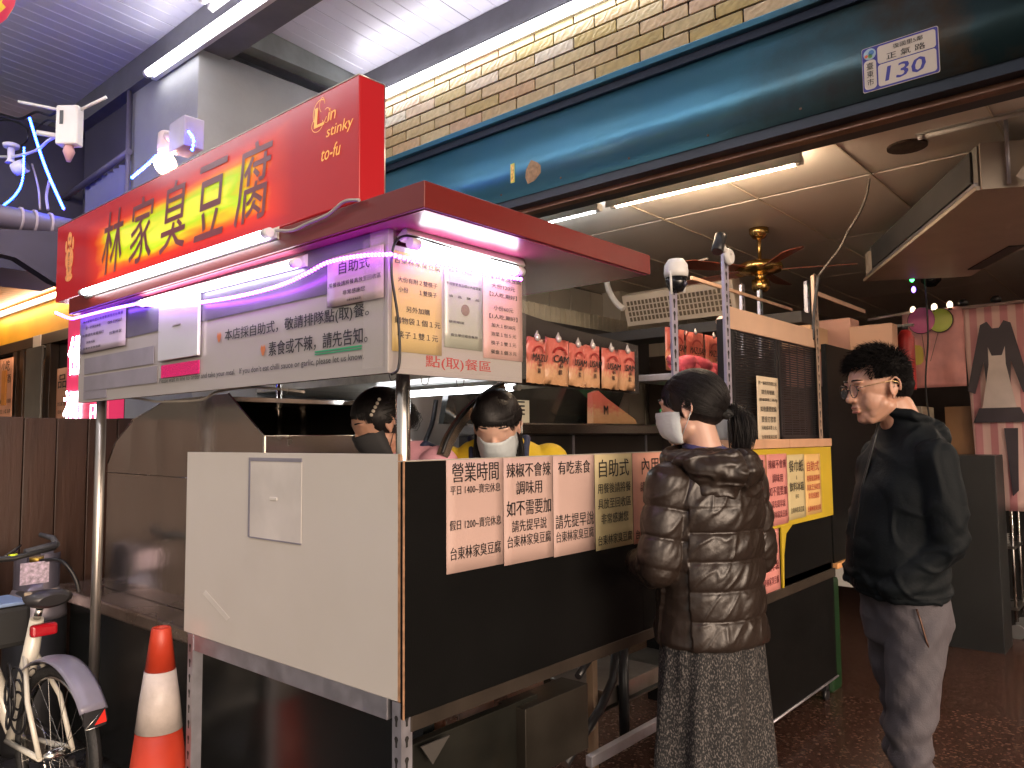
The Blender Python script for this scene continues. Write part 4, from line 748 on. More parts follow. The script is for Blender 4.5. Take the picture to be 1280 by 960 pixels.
MB().bbox((1.9, 2.38, .6), (3.4, 2.44, 2.3), .003).build('kitchen_wall_sheet', ktc, None, label='pale grey sheet lining the kitchen wall behind the cooks', cat='wall sheet')
cable([(2.213, 2.200, 1.363), (2.315, 2.200, 1.298), (2.450, 2.200, 1.251), (2.608, 2.200, 1.230), (2.859, 2.200, 1.239)], .012, wire_black, 'black hose hanging on the kitchen wall behind the pink cook', 'hose', 'hose')
cable([(2.192, 2.200, 1.677), (2.156, 2.200, 1.520), (2.072, 2.200, 1.365)], .016, black_plastic, 'slanting black pipe behind the corner pole', 'pipe', 'pipe')
cable([(1.793, 1.600, 1.713), (1.877, 1.600, 1.620), (1.922, 1.600, 1.552)], .012, steel, 'short slanting steel rod under the range hood', 'rod', 'rod')
duct = thing('exhaust_duct', 'ribbed beige exhaust duct on the left wall of the shop under the red canopy', 'duct', (3.9, 2.2, 2.38))
MB().bbox((-1.4, -.1, -.10), (.55, .28, .05), .01).build('body', pm('beige_duct', (.45, .40, .30), .5), duct)
for k in range(30): MB().box((-1.38+.064*k, -.106, -.095), (-1.38+.064*k+.03, -.1005, .045)).build('rib', pm('beige_duct', (.45, .40, .30), .5), duct)
MB().bbox((2.2, 1.9, 1.95), (4.4, 2.45, 2.26), .01).build('dark_hood', dark, None, label='dark kitchen hood box below the ribbed beige duct', cat='hood')
MB().bbox((5.2, .9, 0), (5.6, 2.4, 2.2), .01).build('dark_cupboard', pm('brown_cupboard', (.07, .05, .04), .5, 0, .3, 2), None, label='dark brown cupboard deep in the shop left of the rack', cat='cupboard')
MB().ell((3.9, 1.1, 1.95), (.22, .2, .11)).build('orange_basin', pm('orange_basin', (.30, .06, .02), .4), None, label='dim orange basin on the shelf beneath the louvred air unit', cat='basin')
lb = thing('paper_cup', 'peach coloured bulb shaped cup beside the rack upright', 'cup', [(2.332, 0.250, 2.001)][0])
MB().ell((0, 0, 0), (.028, .028, .03)).build('bulb', pm('peach_cup', (.8, .55, .45), .3), lb)
# black board, boxes, extinguisher behind the man
MB().bbox((3.11, .0, .70), (3.13+1.1, .03, 1.935), .003).build('tall_black_board', black_board, None, label='tall black board standing behind the man in glasses', cat='board')
def carton(a, b_, label, m, name='cardboard_box'):
    r = thing(name, label, 'box', ((a[0]+b_[0])/2, (a[1]+b_[1])/2, a[2])); o = Vector(r.location)
    MB().bbox(Vector(a)-o, Vector(b_)-o, .004).build('carton', m, r); s = Vector(b_)-o
    MB().box((Vector(a)-o).to_tuple()[0:1]+(-.02, s.z+.0005), (s.x, .02, s.z+.0012)).build('tape', pm('brown_tape', (.45, .3, .18), .2), r); return r
pc = pm('pinkish_carton', (.60, .33, .26), .5, 0, .06, 3); bc2 = pm('kraft_carton', (.45, .27, .15), .6, 0, .08, 4)
carton((3.80, .075, 1.75), (3.98, .50, 2.17), 'large pinkish carton on the upper rack shelf behind the man', pc)
carton((3.72, -.19, 1.70), (3.84, .06, 2.10), 'tan pinkish carton next to the red extinguisher', pm('tan_carton', (.50, .30, .20), .6, 0, .06, 3))
carton((3.16, .10, 1.93), (3.45, .35, 2.06), 'small brown carton on top of the tall black board', bc2)
fe = thing('fire_extinguisher', 'slim red fire extinguisher hanging behind the head of the man', 'fire extinguisher', (3.97, -.20, 1.70))
MB().lathe([(.05, 0), (.052, .01), (.052, .33), (.03, .37), (.02, .38)], (0, 0, 0), 18).build('cylinder', pm('extinguisher_red', (.30, .015, .015), .4), fe)
MB().tube([(0, 0, .38), (0, 0, .41)], .02, 10).box((-.02, -.05, .40), (.02, .05, .415)).build('valve', black_plastic, fe)
# poster rod and banners (X = 4.9)
XB = 4.9
rod = [(4.900, 0.280, 2.299), (4.900, -0.027, 2.319), (4.900, -0.389, 2.317), (4.900, -0.789, 2.318)]
cable(rod, .012, pm('rod_pink_lit', (.6, .45, .42), .3, .3), 'long rod across the shop carrying the hanging pink banners', 'rod', 'banner_rod', 8)
def cloth(y0, y1, z0, z1, x, mat, name, parent, wob=.02, slant=0.):
    n = 24; m = 20; vs = []
    for j in range(m+1):
        for i in range(n+1):
            t = i/n; s_ = j/m; y = y0+(y1-y0)*t+slant*(1-s_)
            vs.append((x+wob*math.sin(t*13)*(.4+.6*(1-s_)), y, z0+(z1-z0)*s_+.01*math.sin(t*9)*(s_ == 1)))
    fs = [(j*(n+1)+i, j*(n+1)+i+1, (j+1)*(n+1)+i+1, (j+1)*(n+1)+i) for j in range(m) for i in range(n)]
    mb = MB().add(vs, fs, True); o = mb.build(name, mat, parent); md = o.modifiers.new('t', 'SOLIDIFY'); md.thickness = .003; return o
sp_m = bpy.data.materials.new('striped_pink_cloth'); sp_m.use_nodes = True; nt = sp_m.node_tree; b = nt.nodes['Principled BSDF']
tcx = nt.nodes.new('ShaderNodeTexCoord'); wv = nt.nodes.new('ShaderNodeTexWave'); wv.bands_direction = 'Y'; wv.inputs['Scale'].default_value = 3.4; nt.links.new(tcx.outputs['Object'], wv.inputs[0])
cr = nt.nodes.new('ShaderNodeValToRGB'); cr.color_ramp.elements[0].color = (.62, .26, .27, 1); cr.color_ramp.elements[1].color = (.78, .52, .47, 1); cr.color_ramp.elements[0].position = .42; cr.color_ramp.elements[1].position = .55
nt.links.new(wv.outputs[0], cr.inputs[0]); nt.links.new(cr.outputs[0], b.inputs['Base Color']); b.inputs['Roughness'].default_value = .55
bb = thing('pink_striped_banner', 'tall pink striped cloth banner with plain dark and white shapes at the right edge', 'banner', (XB, -.60, 1.6))
cloth(.25, -.30, -.70, .72, 0, sp_m, 'cloth', bb, .012, -.05)
def flat(parts, name, mat, parent, x=-.02):
    mb = MB()
    for P in parts: mb.prism(P, lambda u, v, k: (x-.002*k, u, v))
    return mb.build(name, mat, parent)
def blob(cu, cv, ru, rv, n=16, p=1.): return [(cu+ru*math.copysign(abs(math.cos(2*PI*i/n))**p, math.cos(2*PI*i/n)), cv+rv*math.copysign(abs(math.sin(2*PI*i/n))**p, math.sin(2*PI*i/n))) for i in range(n)]
flat([[(.10, .60), (.14, .58), (.20, .30), (.235, .12), (.19, .10), (.13, .32), (.12, .14), (-.02, .14), (-.03, .32), (-.09, .10), (-.135, .12), (-.10, .30), (-.04, .58), (.0, .60), (.03, .55), (.07, .55)]], 'dark_shape', pm('print_charcoal', (.05, .04, .05), .6), bb)
flat([[(.10, .42), (.10, .30), (.15, .0), (-.05, .0), (.0, .30), (.0, .42), (.02, .36), (.08, .36)]], 'white_shape', pm('print_white', (.70, .60, .55), .6), bb, -.024)
flat([[(.17, .0), (-.07, .0), (-.11, -.10), (.21, -.10)]], 'dark_hem', pm('print_charcoal', (.05, .04, .05), .6), bb, -.0225)
flat([[(.03, -.14), (-.05, -.14), (-.035, -.56), (.0, -.60)]], 'dark_stripe', pm('print_charcoal', (.05, .04, .05), .6), bb, -.0215)
pb = thing('balloon_banner', 'short pink banner with magenta and lime balloons behind the head of the man', 'banner', (XB, -.14, 2.03))
cloth(.18, -.22, -.27, .29, -.01, pm('balloon_banner_pink', (.72, .32, .30), .45, 0, .15, 9), 'cloth', pb, .008)
olb = pm('print_black', (.02, .015, .015), .6)
for nm, cu, cv, r_, m, dx in (('magenta_balloon', .045, .22, .095, pm('magenta_print', (.55, .06, .25), .4), 0), ('lime_balloon', -.075, .21, .085, pm('lime_print', (.50, .58, .04), .4), .003)):
    flat([blob(cu, cv, r_, r_*1.05, 20)], nm+'_outline', olb, pb, -.030+dx); flat([blob(cu, cv, r_*.94, r_*.99, 20)], nm, m, pb, -.0335+dx)
flat([[(.045, .12), (.048, .12), (.03, -.08), (.027, -.08)], [(-.06, .12), (-.057, .12), (.0, -.08), (-.003, -.08)]], 'balloon_strings', olb, pb, -.030)
flat([blob(.10, -.03, .06, .075, 12, .6)], 'yellow_box_print', pm('mustard_print', (.55, .42, .05), .5), pb, -.034)
for i, y in enumerate((-.04, -.16, -.24)):
    l = thing('clip_lamp', ['left', 'middle', 'right'][i]+' of the small cream lamps clipped on the banner rod' if i != 1 else 'middle one of the small cream lamps clipped on the banner rod', 'lamp', (XB-.02, y-.02*i, 2.335+.005*i), 0, 'small lamps on the banner rod')
    MB().ell((0, 0, 0), (.02, .02, .028)).build('bulb', pm('dim_bulb', (.8, .7, .55), .4, emit=(1, .75, .5), es=1.6 if i < 2 else .2), l)
    MB().tube([(0, 0, -.035), (0, 0, -.02)], .014, 8).build('socket', black_plastic, l)
for i, y in enumerate((-.36, -.56)): MB().lathe([(.03, 0), (.035, .02), (.02, .04)], (XB, y, 2.335), 14).build('clamp', black_plastic, None, label=['black round clamp on the banner rod near the balloon banner', 'black round clamp on the banner rod at the far right'][i], cat='clamp', group='black clamps on the banner rod')
cable([(4.700, -0.133, 2.808), (4.700, -0.166, 2.514), (4.700, -0.170, 2.114), (4.700, -0.140, 1.776), (4.700, -0.158, 1.495), (4.700, -0.186, 1.328)], .006, wire_black, 'thin black cable hanging in front of the balloon banner')
# cupboards and trolley behind the man
def cup(a, b_, label, m, name='cupboard'):
    o = MB().bbox(a, b_, .004).build(name, m, None, label=label, cat='cupboard'); return o
cup((4.6, -.55, 0), (4.9, -.20, 1.28), 'tall dark grey cabinet right behind the back of the man', pm('dark_grey_cabinet', (.028, .03, .03), .45, 0, .2, 2))
cup((4.65, -.12, .75), (5.0, .3, 1.62), 'beige metal cabinet with a white dial behind the neck of the man', pm('beige_cabinet', (.40, .34, .26), .5, 0, .1, 3))
MB().lathe([(.035, 0), (.04, .01), (.03, .03)], (4.64, -.0, 1.50), 18, Matrix.Rotation(-PI/2, 4, 'Y')).build('white_dial', white_plastic, None, label='round white dial on the beige cabinet by the neck of the man', cat='dial')
cup((4.95, -.40, .9), (5.1, -.2, 1.62), 'narrow brown wooden cupboard between the beige cabinet and the striped banner', pm('brown_wood', (.28, .15, .07), .5, 0, .2, 4))
cup((5.4, -1.4, .0), (5.8, -.3, 1.5), 'dark cupboard deep in the shop below the striped banner', dark)
tr = thing('trolley', 'steel trolley with stacked plates below the striped banner', 'trolley', (5.1, -.55, 0))
for x, y in ((0, 0), (0, .22), (.3, 0), (.3, .22)):
    MB().tube([(x, y, .12), (x, y, .95)], .012, 8).build('leg', steel, tr)
    MB().tube([(x-.012, y, .05), (x+.012, y, .05)], .05, 16).build('wheel', pm('grey_wheel', (.2, .2, .2), .5), tr)
MB().bbox((-.02, -.02, .62), (.32, .24, .64), .003).bbox((-.02, -.02, .2), (.32, .24, .22), .003).build('shelf', steel_dirty, tr)
for k in range(6): MB().lathe([(.07, 0), (.09, .008)], (.1, .12, .642+.012*k), 20).build('plate', white_plastic, tr)
cr_ = thing('crate', 'white slatted crate on the floor under the black board behind the man', 'crate', (3.5, -.05, .55))
for k in range(4): MB().bbox((0, -.01, .10*k), (.3, .01, .10*k+.06), .003).build('slat', white_paint, cr_)
MB().bbox((-.02, .012, -.02), (.02, .25, .38), .002).build('side', white_paint, cr_)
MB().bbox((3.1, -.02, .69), (3.35, .1, .72), .002).build('orange_ledge', pm('orange_ledge', (.75, .38, .15), .5), None, label='short orange ledge sticking out beside the dark counter cabinet', cat='ledge')
gb = MB().bbox((3.14, .04, 0), (3.3, .3, .62), .02).build('green_bin', pm('deep_green', (.004, .028, .006), .5), None, label='deep green bin beside the dark counter cabinet', cat='bin')
# chrome stool at the right edge
cs = thing('chrome_stand', 'chrome hoop stand at the right edge of the shop', 'stand', (2.9, -1.235, 0))
MB().tube([(0, 0, 0), (0, 0, .86)], .012, 12).tube([(0, 0, .90), (0, 0, 1.45)], .02, 12).build('post', steel, cs)
MB().lathe([(.02, .86), (.05, .87), (.05, .89), (.02, .90)], (0, 0, 0), 20).build('collar', brass, cs)
MB().lathe([(.16, 0), (.16, .02), (.02, .03)], (0, 0, 0), 24).build('base', steel, cs)
# party laser dots
for nm, p, c, s_ in (('green', [(4.600, -0.108, 2.518)][0], (.05, 1, .15), .016), ('violet', [(4.600, -0.115, 2.438)][0], (.2, .1, 1), .014), ('red', [(4.600, -0.385, 2.511)][0], (1, .08, .04), .006)):
    r = thing('laser_light', nm+' party laser spot above the pink banners', 'laser light', p); MB().ell((0, 0, 0), (s_*.4, s_, s_*1.6)).build('glow', emis('laser_'+nm, c, 5), r)
rl = thing('laser_light', 'red laser spot glowing on the dark floor at the lower right', 'laser light', (2.62, -.93, .012)); MB().ell((0, 0, 0), (.012, .012, .005)).build('glow', emis('laser_red_floor', (1, .04, .04), 60), rl)
# ================================================================== LEFT SIDE
wood = pm('brown_plank_wood', (.034, .012, .005), .5, 0, .35, 3, .15, 10, stretch=(6, 6, .6), rvar=.1)
fence = thing('plank_fence', 'dark brown wooden plank fence behind the stall at the left', 'fence', (-.4, 3.0, 0))
bd = MB().bbox((-.074, -.012, 0), (.074, .012, 1.55), .003).mesh('plank'); bd.materials.append(wood)
for i in range(-12, 8):
    o = inst('plank', bd, fence, Matrix.Translation((.375+i*.153+.0, random.uniform(-.003, .003), random.uniform(-.004, .004))))
MB().box((-2, .015, .2), (1.4, .04, .28)).box((-2, .015, 1.2), (1.4, .04, 1.28)).build('rail', wood, fence)
# neighbour's shop front, facade running on along Y
nf = thing('neighbour_shop_front', 'warm lit neighbouring shop front with dark frames and yellow band', 'shop front', (1.73, 7.5, 0))
MB().box((0, -4, 2.62), (.2, 5.5, 3.0)).build('yellow_band', pm('yellow_band', (.75, .42, .03), .5, 0, .15, 1.5), nf)
MB().box((.05, -4, 0), (.1, 5.5, 2.62)).build('dark_glass', pm('dark_window', (.03, .025, .02), .1, 0, .2, 1), nf)
for y in (-.9, .25, 1.1, 1.35, 2.4): MB().bbox((-.04, y, 0), (.05, y+.14, 2.62), .004).build('frame', pm('dark_brown_frame', (.06, .035, .02), .4, 0, .2, 4), nf)
MB().bbox((-.05, -4, 2.5), (.05, 5.5, 2.62), .004).build('head_frame', pm('dark_brown_frame', (.06, .035, .02), .4), nf)
MB().bbox((-.06, .5, 2.48), (.0, .74, 2.62), .003).build('vent_box', white_paint, nf)

wc = struct(MB().box((-2.2, 6.0, 3.07), (1.72, 13, 3.1)), 'neighbour_ceiling', pm('wood_gap', (.1, .04, .015), .6))
lb_ = MB().bbox((-1.95, -.066, 0), (1.95, .066, .018), .003).mesh('board'); lb_.materials.append(pm('orange_ceiling_wood', (.30, .12, .045), .4, 0, .3, 2, .05, 8, stretch=(.4, 6, 1)))
for i in range(50): inst('board', lb_, wc, Matrix.Translation((-.24, 6.1+i*.137, 3.05)))
fluoro((1.62, 9.9, 2.99), (1.62, 7.2, 2.985), .022, emis('tube_neighbour', (1.0, .68, .42), 14), 'warm tube along the edge of the neighbouring wooden ceiling', fix=(.02, 0, .01))
fluoro((.6, 9.6, 3.02), (.6, 8.3, 3.02), .03, emis('tube_neighbour', (1.0, .68, .42), 14), 'second warm tube on the neighbouring wooden ceiling at the photo edge')
mc = pm('peach_menu', (.62, .33, .22), .6, 0, .06, 3)
def hang(y, x, z0, z1, w, label, lines):
    r = notice(onx(x, y, (z0+z1)/2), w, z1-z0, mc, lines, label, cat='hanging menu', name='hanging_menu'); return r
hang(8.95, 1.62, 1.55, 2.42, .50, 'peach hanging menu at the far left behind the plank fence', [('小吃', .90, .13, .6, -.05), ('酒', .72, .1, .3, .2), ('滷味 牛肉 豬腳', .42, .05, .8), ('花生 小菜 海帶', .28, .05, .8), ('豆干 米血 香腸', .14, .05, .8)])
hang(7.05, 1.60, 1.50, 2.18, .38, 'orange peach menu strip left of the glowing character sign', [('品', .80, .14, .6, -.1), ('炸豆腐 甜不辣', .46, .04, .8), ('四季豆 雞排', .34, .04, .7), ('米血糕 魷魚', .22, .04, .7)])
MB().bbox((1.55, 7.55, 1.5), (1.57, 8.05, 2.45), .003).build('grey_panel', pm('grey_door_glass', (.16, .15, .13), .3), None, label='grey glass panel behind the plank fence', cat='glass panel')
MB().bbox((1.5, 8.55, 1.85), (1.52, 8.68, 2.25), .003).build('wooden_tag', pm('orange_tag', (.55, .22, .04), .5), None, label='small orange wooden tag hanging by the far menu', cat='tag')
ns = thing('neon_sign', 'red lightbox with glowing white brush characters behind the menu board end', 'neon sign', (1.0, 5.0, 1.65))
MB().bbox((.0, -.6, -.2), (.12, .22, .75), .01).build('lightbox', pm('magenta_box', (.45, .03, .06), .3, emit=(.55, .03, .10), es=.5), ns)
Mn = Matrix.Translation((-1.0, -5.0, -1.65)) @ onx(.985, 0, 0); mb = MB()
words(mb, Mn, '祖', -5.06, 1.68, .30, .32, .03); words(mb, Mn, '佛', -5.0, 2.1, .3, .3, .03); words(mb, Mn, '日', -4.62, 1.63, .14, .1, .03)
mb.build('glowing_characters', emis('neon_white', (1.0, .9, 1.0), 9), ns)
# structural bits under the arcade at the left
blu = pm('blue_lit_steel', (.16, .15, .22), .45, .3, .2, 4, .05, 30)  # blue light on the pipe and awning frame put into the steel colour
bp_ = [(-0.361, 2.660, 2.398), (0.099, 2.660, 2.465), (0.136, 2.660, 2.432), (0.143, 2.660, 2.182), (0.056, 2.660, 2.209), (-0.105, 2.660, 2.300), (-0.358, 2.660, 2.329)]
MB().prism([(p[0], p[2]) for p in bp_], lambda u, v, k: (u, 2.66+.08*k, v)).build('eave_brace', pm('navy_brace', (.03, .03, .07), .5), None, label='dark blue slanting eave brace left of the signboard', cat='brace')
pi = thing('drain_pipe', 'fat grey drain pipe running level behind the signboard end', 'pipe', (-.1, 2.75, 2.50))
MB().tube([(-.9, 0, .02), (.7, 0, .0)], .055, 18).build('pipe', blu, pi)
for x in (.03, .09, .16): MB().tube([(x-.006, 0, .012), (x+.006, 0, .012)], .059, 18).build('strap', pm('white_strap', (.4, .36, .45), .5), pi)
MB().box((-2.2, 4.3, 2.95), (.8, 4.6, 3.6)).box((-2.2, 4.2, 2.55), (.7, 4.9, 2.7)).build('dark_girder', pm('navy_girder', (.05, .05, .08), .5, 0, .2, 3), None, label='dark girders below the plank ceiling at the upper left', cat='girder')
aw = thing('folded_awning', 'blue lit folded corrugated awning behind the signboard', 'awning', (.70, 3.7, 2.7))
mb = MB(); P = []
for i in range(17): P.append((-.03*(i % 2), -.36+i*.045))
vs = [(x, y, z) for z in (-.3, .46) for x, y in P]; n = len(P); mb.add(vs, [(i, i+1, n+i+1, n+i) for i in range(n-1)]).build('corrugated_sheet', pm('awning_blue_lit', (.14, .15, .30), .5, 0, .1, 5), aw)  # blue light on the sheet put into its colour
MB().tube([(-.04, -.38, -.5), (-.04, -.38, .9)], .015, 8).tube([(-.04, -.40, .5), (-.06, .6, .42)], .02, 8).build('frame', blu, aw)
MB().bbox((.72, 3.36, 2.75), (.9, 4.2, 3.6), .01).build('rear_wall', pm('dark_wall_left', (.07, .065, .09), .7, 0, .2, 2), None, label='dark wall behind the blue lit awning left of the partition', cat='wall')
for i, (pts_, r_, lb2) in enumerate((([(0.100, 3.746, 3.123), (0.100, 3.450, 3.053), (0.100, 3.118, 2.999), (0.100, 2.937, 3.004), (0.100, 2.798, 2.992)], .008, 'white cable running to the wifi router'), ([(0.200, 3.512, 3.048), (0.200, 3.388, 2.877), (0.200, 3.349, 2.743)], .006, 'grey cable hanging left of the bright blue rope light'), ([(0.200, 4.161, 3.541), (0.200, 3.760, 3.394), (0.200, 3.475, 3.351), (0.200, 3.246, 3.265), (0.200, 3.086, 3.254)], .008, 'tangled dark cable under the ceiling edge'), ([(0.200, 4.156, 3.497), (0.200, 3.833, 3.395), (0.200, 3.534, 3.261), (0.200, 3.270, 3.244), (0.200, 3.041, 3.142)], .006, 'second tangled dark cable under the ceiling edge'), ([(0.200, 4.158, 3.519), (0.200, 3.680, 3.322), (0.200, 3.613, 3.219), (0.200, 3.814, 3.223)], .006, 'dark cable drooping near the small hanging camera'), ([(0.150, 3.052, 2.833), (0.150, 3.093, 2.754), (0.150, 3.061, 2.672)], .008, 'thin lavender strap hanging above the drain pipe'))):
    cable(pts_, r_, [white_plastic, wire_grey, wire_black, wire_black, wire_black, pm('lavender_strap', (.4, .38, .5), .5)][i], lb2)
ro = thing('wifi_router', 'white outdoor wifi router with two antennas hanging under the ceiling', 'router', [(0.100, 2.635, 2.997)][0], math.radians(41))
MB().bbox((-.03, -.055, -.10), (.03, .055, .10), .008).build('body', white_plastic, ro)
MB().bbox((-.033, .015, .0), (-.0305, .033, .07), .001).build('window', black_plastic, ro)
MB().tube([(0, .05, .085), (0, .26, .13)], .008, 8).build('antenna', white_plastic, ro); MB().tube([(0, -.05, .085), (0, -.18, .15)], .008, 8).build('antenna', white_plastic, ro)
MB().lathe([(.02, .0), (.028, -.03), (.01, -.08)], (0, .0, -.10), 12).build('cable_boot', pm('pink_boot', (.6, .35, .38), .5), ro)
MB().tube([(0, .055, -.05), (0, .16, -.03)], .014, 8).build('bracket', white_plastic, ro)
bl_ = thing('bulb_lamp', 'glowing round bulb hanging from a box lamp holder above the signboard', 'lamp', [(0.100, 1.568, 2.575)][0])
MB().ell((0, 0, -.035), (.042, .042, .042)).build('bulb', emis('bulb_glow', (1.0, .62, .38), 40), bl_)
MB().lathe([(.028, .0), (.034, .03), (.03, .09), (.02, .1)], (0, 0, 0), 16).tube([(0, 0, .08), (0, -.10, .05)], .022, 10).build('socket', pm('lamp_socket', (.6, .5, .5), .4), bl_)
MB().bbox((-.03, -.22, -.02), (.05, -.09, .10), .004).build('junction_box', pm('clear_box', (.45, .42, .5), .2), bl_)
lt = thing('paper_lantern', 'red and yellow striped cloth lantern at the top left corner', 'lantern', (-.385, 2.665, 3.565))
lan = MB(); n = 32; prof = [(.001+.235*math.sin(PI*i/12), -.235*math.cos(PI*i/12)) for i in range(13)]
for nm, par, m in (('red_panel', 0, pm('lantern_red', (.6, .03, .05), .6, emit=(.6, .03, .05), es=.25)), ('yellow_panel', 1, pm('lantern_yellow', (.75, .5, .04), .6, emit=(.75, .5, .04), es=.25))):
    mb = MB(); vs = [(r_*math.cos(2*PI*k/n), r_*math.sin(2*PI*k/n), z) for r_, z in prof for k in range(n)]
    fs = [(i*n+k, i*n+(k+1) % n, (i+1)*n+(k+1) % n, (i+1)*n+k) for i in range(12) for k in range(n) if ((k+i//2)//3) % 2 == par]
    mb.add(vs, fs, True).build(nm, m, lt)
# ================================================================== CONE, GAS CYLINDER, BICYCLE
cone = thing('traffic_cone', 'orange traffic cone with a dirty white reflective band beside the white panel', 'traffic cone', (-.06, 1.165, 0))
om = pm('cone_orange', (.50, .045, .018), .42, 0, .15, 6, .08, 40, dirt=.3, dcol=(.25, .03, .01))
Z_ = lambda z: .130*(1-z/.80)+.030*(z/.80)
MB().lathe([(Z_(.04), .04), (Z_(.46), .46)], (0, 0, 0), 36).lathe([(Z_(.655), .655), (Z_(.79), .79), (.028, .795), (.024, .79), (.024, .77)], (0, 0, 0), 36).build('cone', om, cone)
MB().lathe([(Z_(.46)+.0015, .461), (Z_(.56)+.0028, .56), (Z_(.655)+.0015, .654)], (0, 0, 0), 36).build('reflective_band', pm('band_white', (.55, .48, .44), .4, 0, .15, 9, .15, 60, dirt=.3), cone)
MB().bbox((-.19, -.19, 0), (.19, .19, .035), .012).build('base', om, cone)
gas = thing('gas_cylinder', 'silver grey gas cylinder with hose standing by the plank fence behind the bicycle', 'gas cylinder', (.03, 2.66, -.03))
gm2 = pm('gas_silver', (.17, .16, .21), .36, .5, .12, 5, .05, 20, dirt=.25)
MB().lathe([(.1302, .63), (.1302, .65), (.122, .71), (.10, .76), (.06, .795), (.02, .81)], (0, 0, 0), 32).build('dome', pm('gas_dome', (.36, .33, .38), .3, .6, .12, 5, .05, 20), gas)
MB().lathe([(.12, .03), (.13, .06), (.13, .63)], (0, 0, 0), 32).build('body', pm('gas_body_shaded', (.02, .02, .022), .5, .1, .2, 5), gas)  # deep shade on the lower body put into a near-black colour
ca = MB()
for k in range(3):
    a0 = k*2*PI/3+.5; vs = []
    for i in range(9):
        a = a0+i*1.35/8; vs += [(.095*math.cos(a), .095*math.sin(a), .77), (.095*math.cos(a), .095*math.sin(a), .93)]
    ca.add(vs, [(2*i, 2*i+2, 2*i+3, 2*i+1) for i in range(8)], True)
ca.build('collar', gm2, gas); MB().bbox((-.10, -.099, .80), (.02, -.096, .90), .001).build('label', pm('lilac_label', (.55, .45, .55), .4, 0, .5, 60), gas)
MB().lathe([(.02, .80), (.028, .84), (.024, .88), (.034, .89), (.034, .91)], (0, 0, 0), 14).build('valve', pm('brass_valve', (.5, .32, .06), .35, .8), gas)
cable([(.02, 2.59, .87), (.08, 2.50, .87), (.13, 2.46, .78), (.15, 2.45, .66)], .009, wire_black, 'black rubber hose curving down from the gas cylinder valve', 'hose', 'gas_hose')

bike = thing('bicycle', 'cream white mini bicycle with black mudguard parked at the lower left', 'bicycle', (-.215, 1.625, 0), math.radians(95))
# local: x forward, y left, z up; origin under the rear hub
cr1 = pm('cream_frame_paint', (.72, .68, .58), .25, 0, .04, 6, coat=.5, dirt=.1); rub = pm('tyre_rubber', (.015, .015, .015), .6, 0, .2, 30, .3, 120)
R_ = .31
def wheel(x):
    r = thing('wheel', None, None, (x, 0, R_)); r.parent = bike
    MB().lathe([(R_-.02+.02*math.cos(t), .02*math.sin(t)) for t in [2*PI*i/10 for i in range(11)]], (0, 0, 0), 40, Matrix.Rotation(PI/2, 4, 'X')).build('tyre', rub, r)
    for f in r.children: f.data.polygons[-1].use_smooth = False
    MB().lathe([(R_-.048, -.011), (R_-.040, -.012), (R_-.040, .012), (R_-.048, .011), (R_-.048, -.011)], (0, 0, 0), 40, Matrix.Rotation(PI/2, 4, 'X')).build('rim', steel, r)
    MB().tube([(0, -.045, 0), (0, -.02, 0), (0, .02, 0), (0, .045, 0)], [.01, .022, .022, .01], 12).build('hub', steel, r)
    sp2 = MB()
    for k in range(20): a = 2*PI*k/20; sp2.tube([(.02*math.cos(a+.6), .02*(-1)**k, .02*math.sin(a+.6)), ((R_-.045)*math.cos(a), 0, (R_-.045)*math.sin(a))], .0011, 4, False)
    sp2.build('spokes', steel, r); return r
def fix_lathe(o):  # open the caps of ring shaped lathes
    bm = bmesh.new(); bm.from_mesh(o.data); bmesh.ops.delete(bm, geom=[f for f in bm.faces if len(f.verts) > 8], context='FACES'); bm.to_mesh(o.data); bm.free()
for x in (0, .94):
    w = wheel(x)
    for ch in w.children:
        if ch.name.split('.')[0] in ('tyre', 'rim'): fix_lathe(ch)
T = lambda pts, r, nm, m, n=10: MB().tube(pts, r, n).build(nm, m, bike)
T([(.34, 0, .29), (.26, 0, .54), (.19, 0, .76)], [.034, .032, .024], 'seat_tube', cr1)
T([(.19, 0, .76), (.17, 0, .80)], .013, 'seat_post', steel)
T([(.35, 0, .32), (.64, 0, .54), (.80, 0, .70)], [.030, .034, .030], 'main_tube', cr1, 14)
T([(.77, 0, .56), (.74, 0, .76)], .022, 'head_tube', cr1)
T([(.74, 0, .76), (.715, 0, .93)], .014, 'stem', black_plastic)
for s_ in (-1, 1):
    T([(.80, .04*s_, .56), (.94, .055*s_, .31)], .012, 'fork_blade', cr1)
    T([(.34, .03*s_, .29), (0, .055*s_, .31)], .010, 'chain_stay', cr1)
    T([(.23, .02*s_, .62), (.11, .055*s_, .48), (0, .055*s_, .31)], .009, 'seat_stay', cr1)
T([(.79, -.045, .53), (.79, .045, .53)], .014, 'fork_crown', cr1)
T([(.735, .29, .95), (.72, .12, .925), (.715, 0, .93), (.72, -.12, .925), (.735, -.29, .95)], .0125, 'handlebar', pm('black_bar', (.03, .03, .03), .3), 12)
for s_ in (-1, 1):
    T([(.738, .17*s_, .94), (.742, .30*s_, .96)], .017, 'grip', pm('grip_rubber', (.05, .05, .055), .7, 0, .2, 50, .4, 200), 12)
    T([(.742, .30*s_, .96), (.80, .31*s_, .985), (.86, .28*s_, 1.0)], [.016, .013, .010], 'bar_end', pm('grip_rubber', (.05, .05, .055), .7), 10)
    T([(.75, .10*s_, .93), (.80, .14*s_, .92), (.80, .26*s_, .92)], .006, 'brake_lever', steel)
T([(.725, -.105, .928), (.727, -.135, .929)], .0145, 'yellow_band', pm('neon_yellow', (.65, .8, .02), .4), 12)
cb = MB()
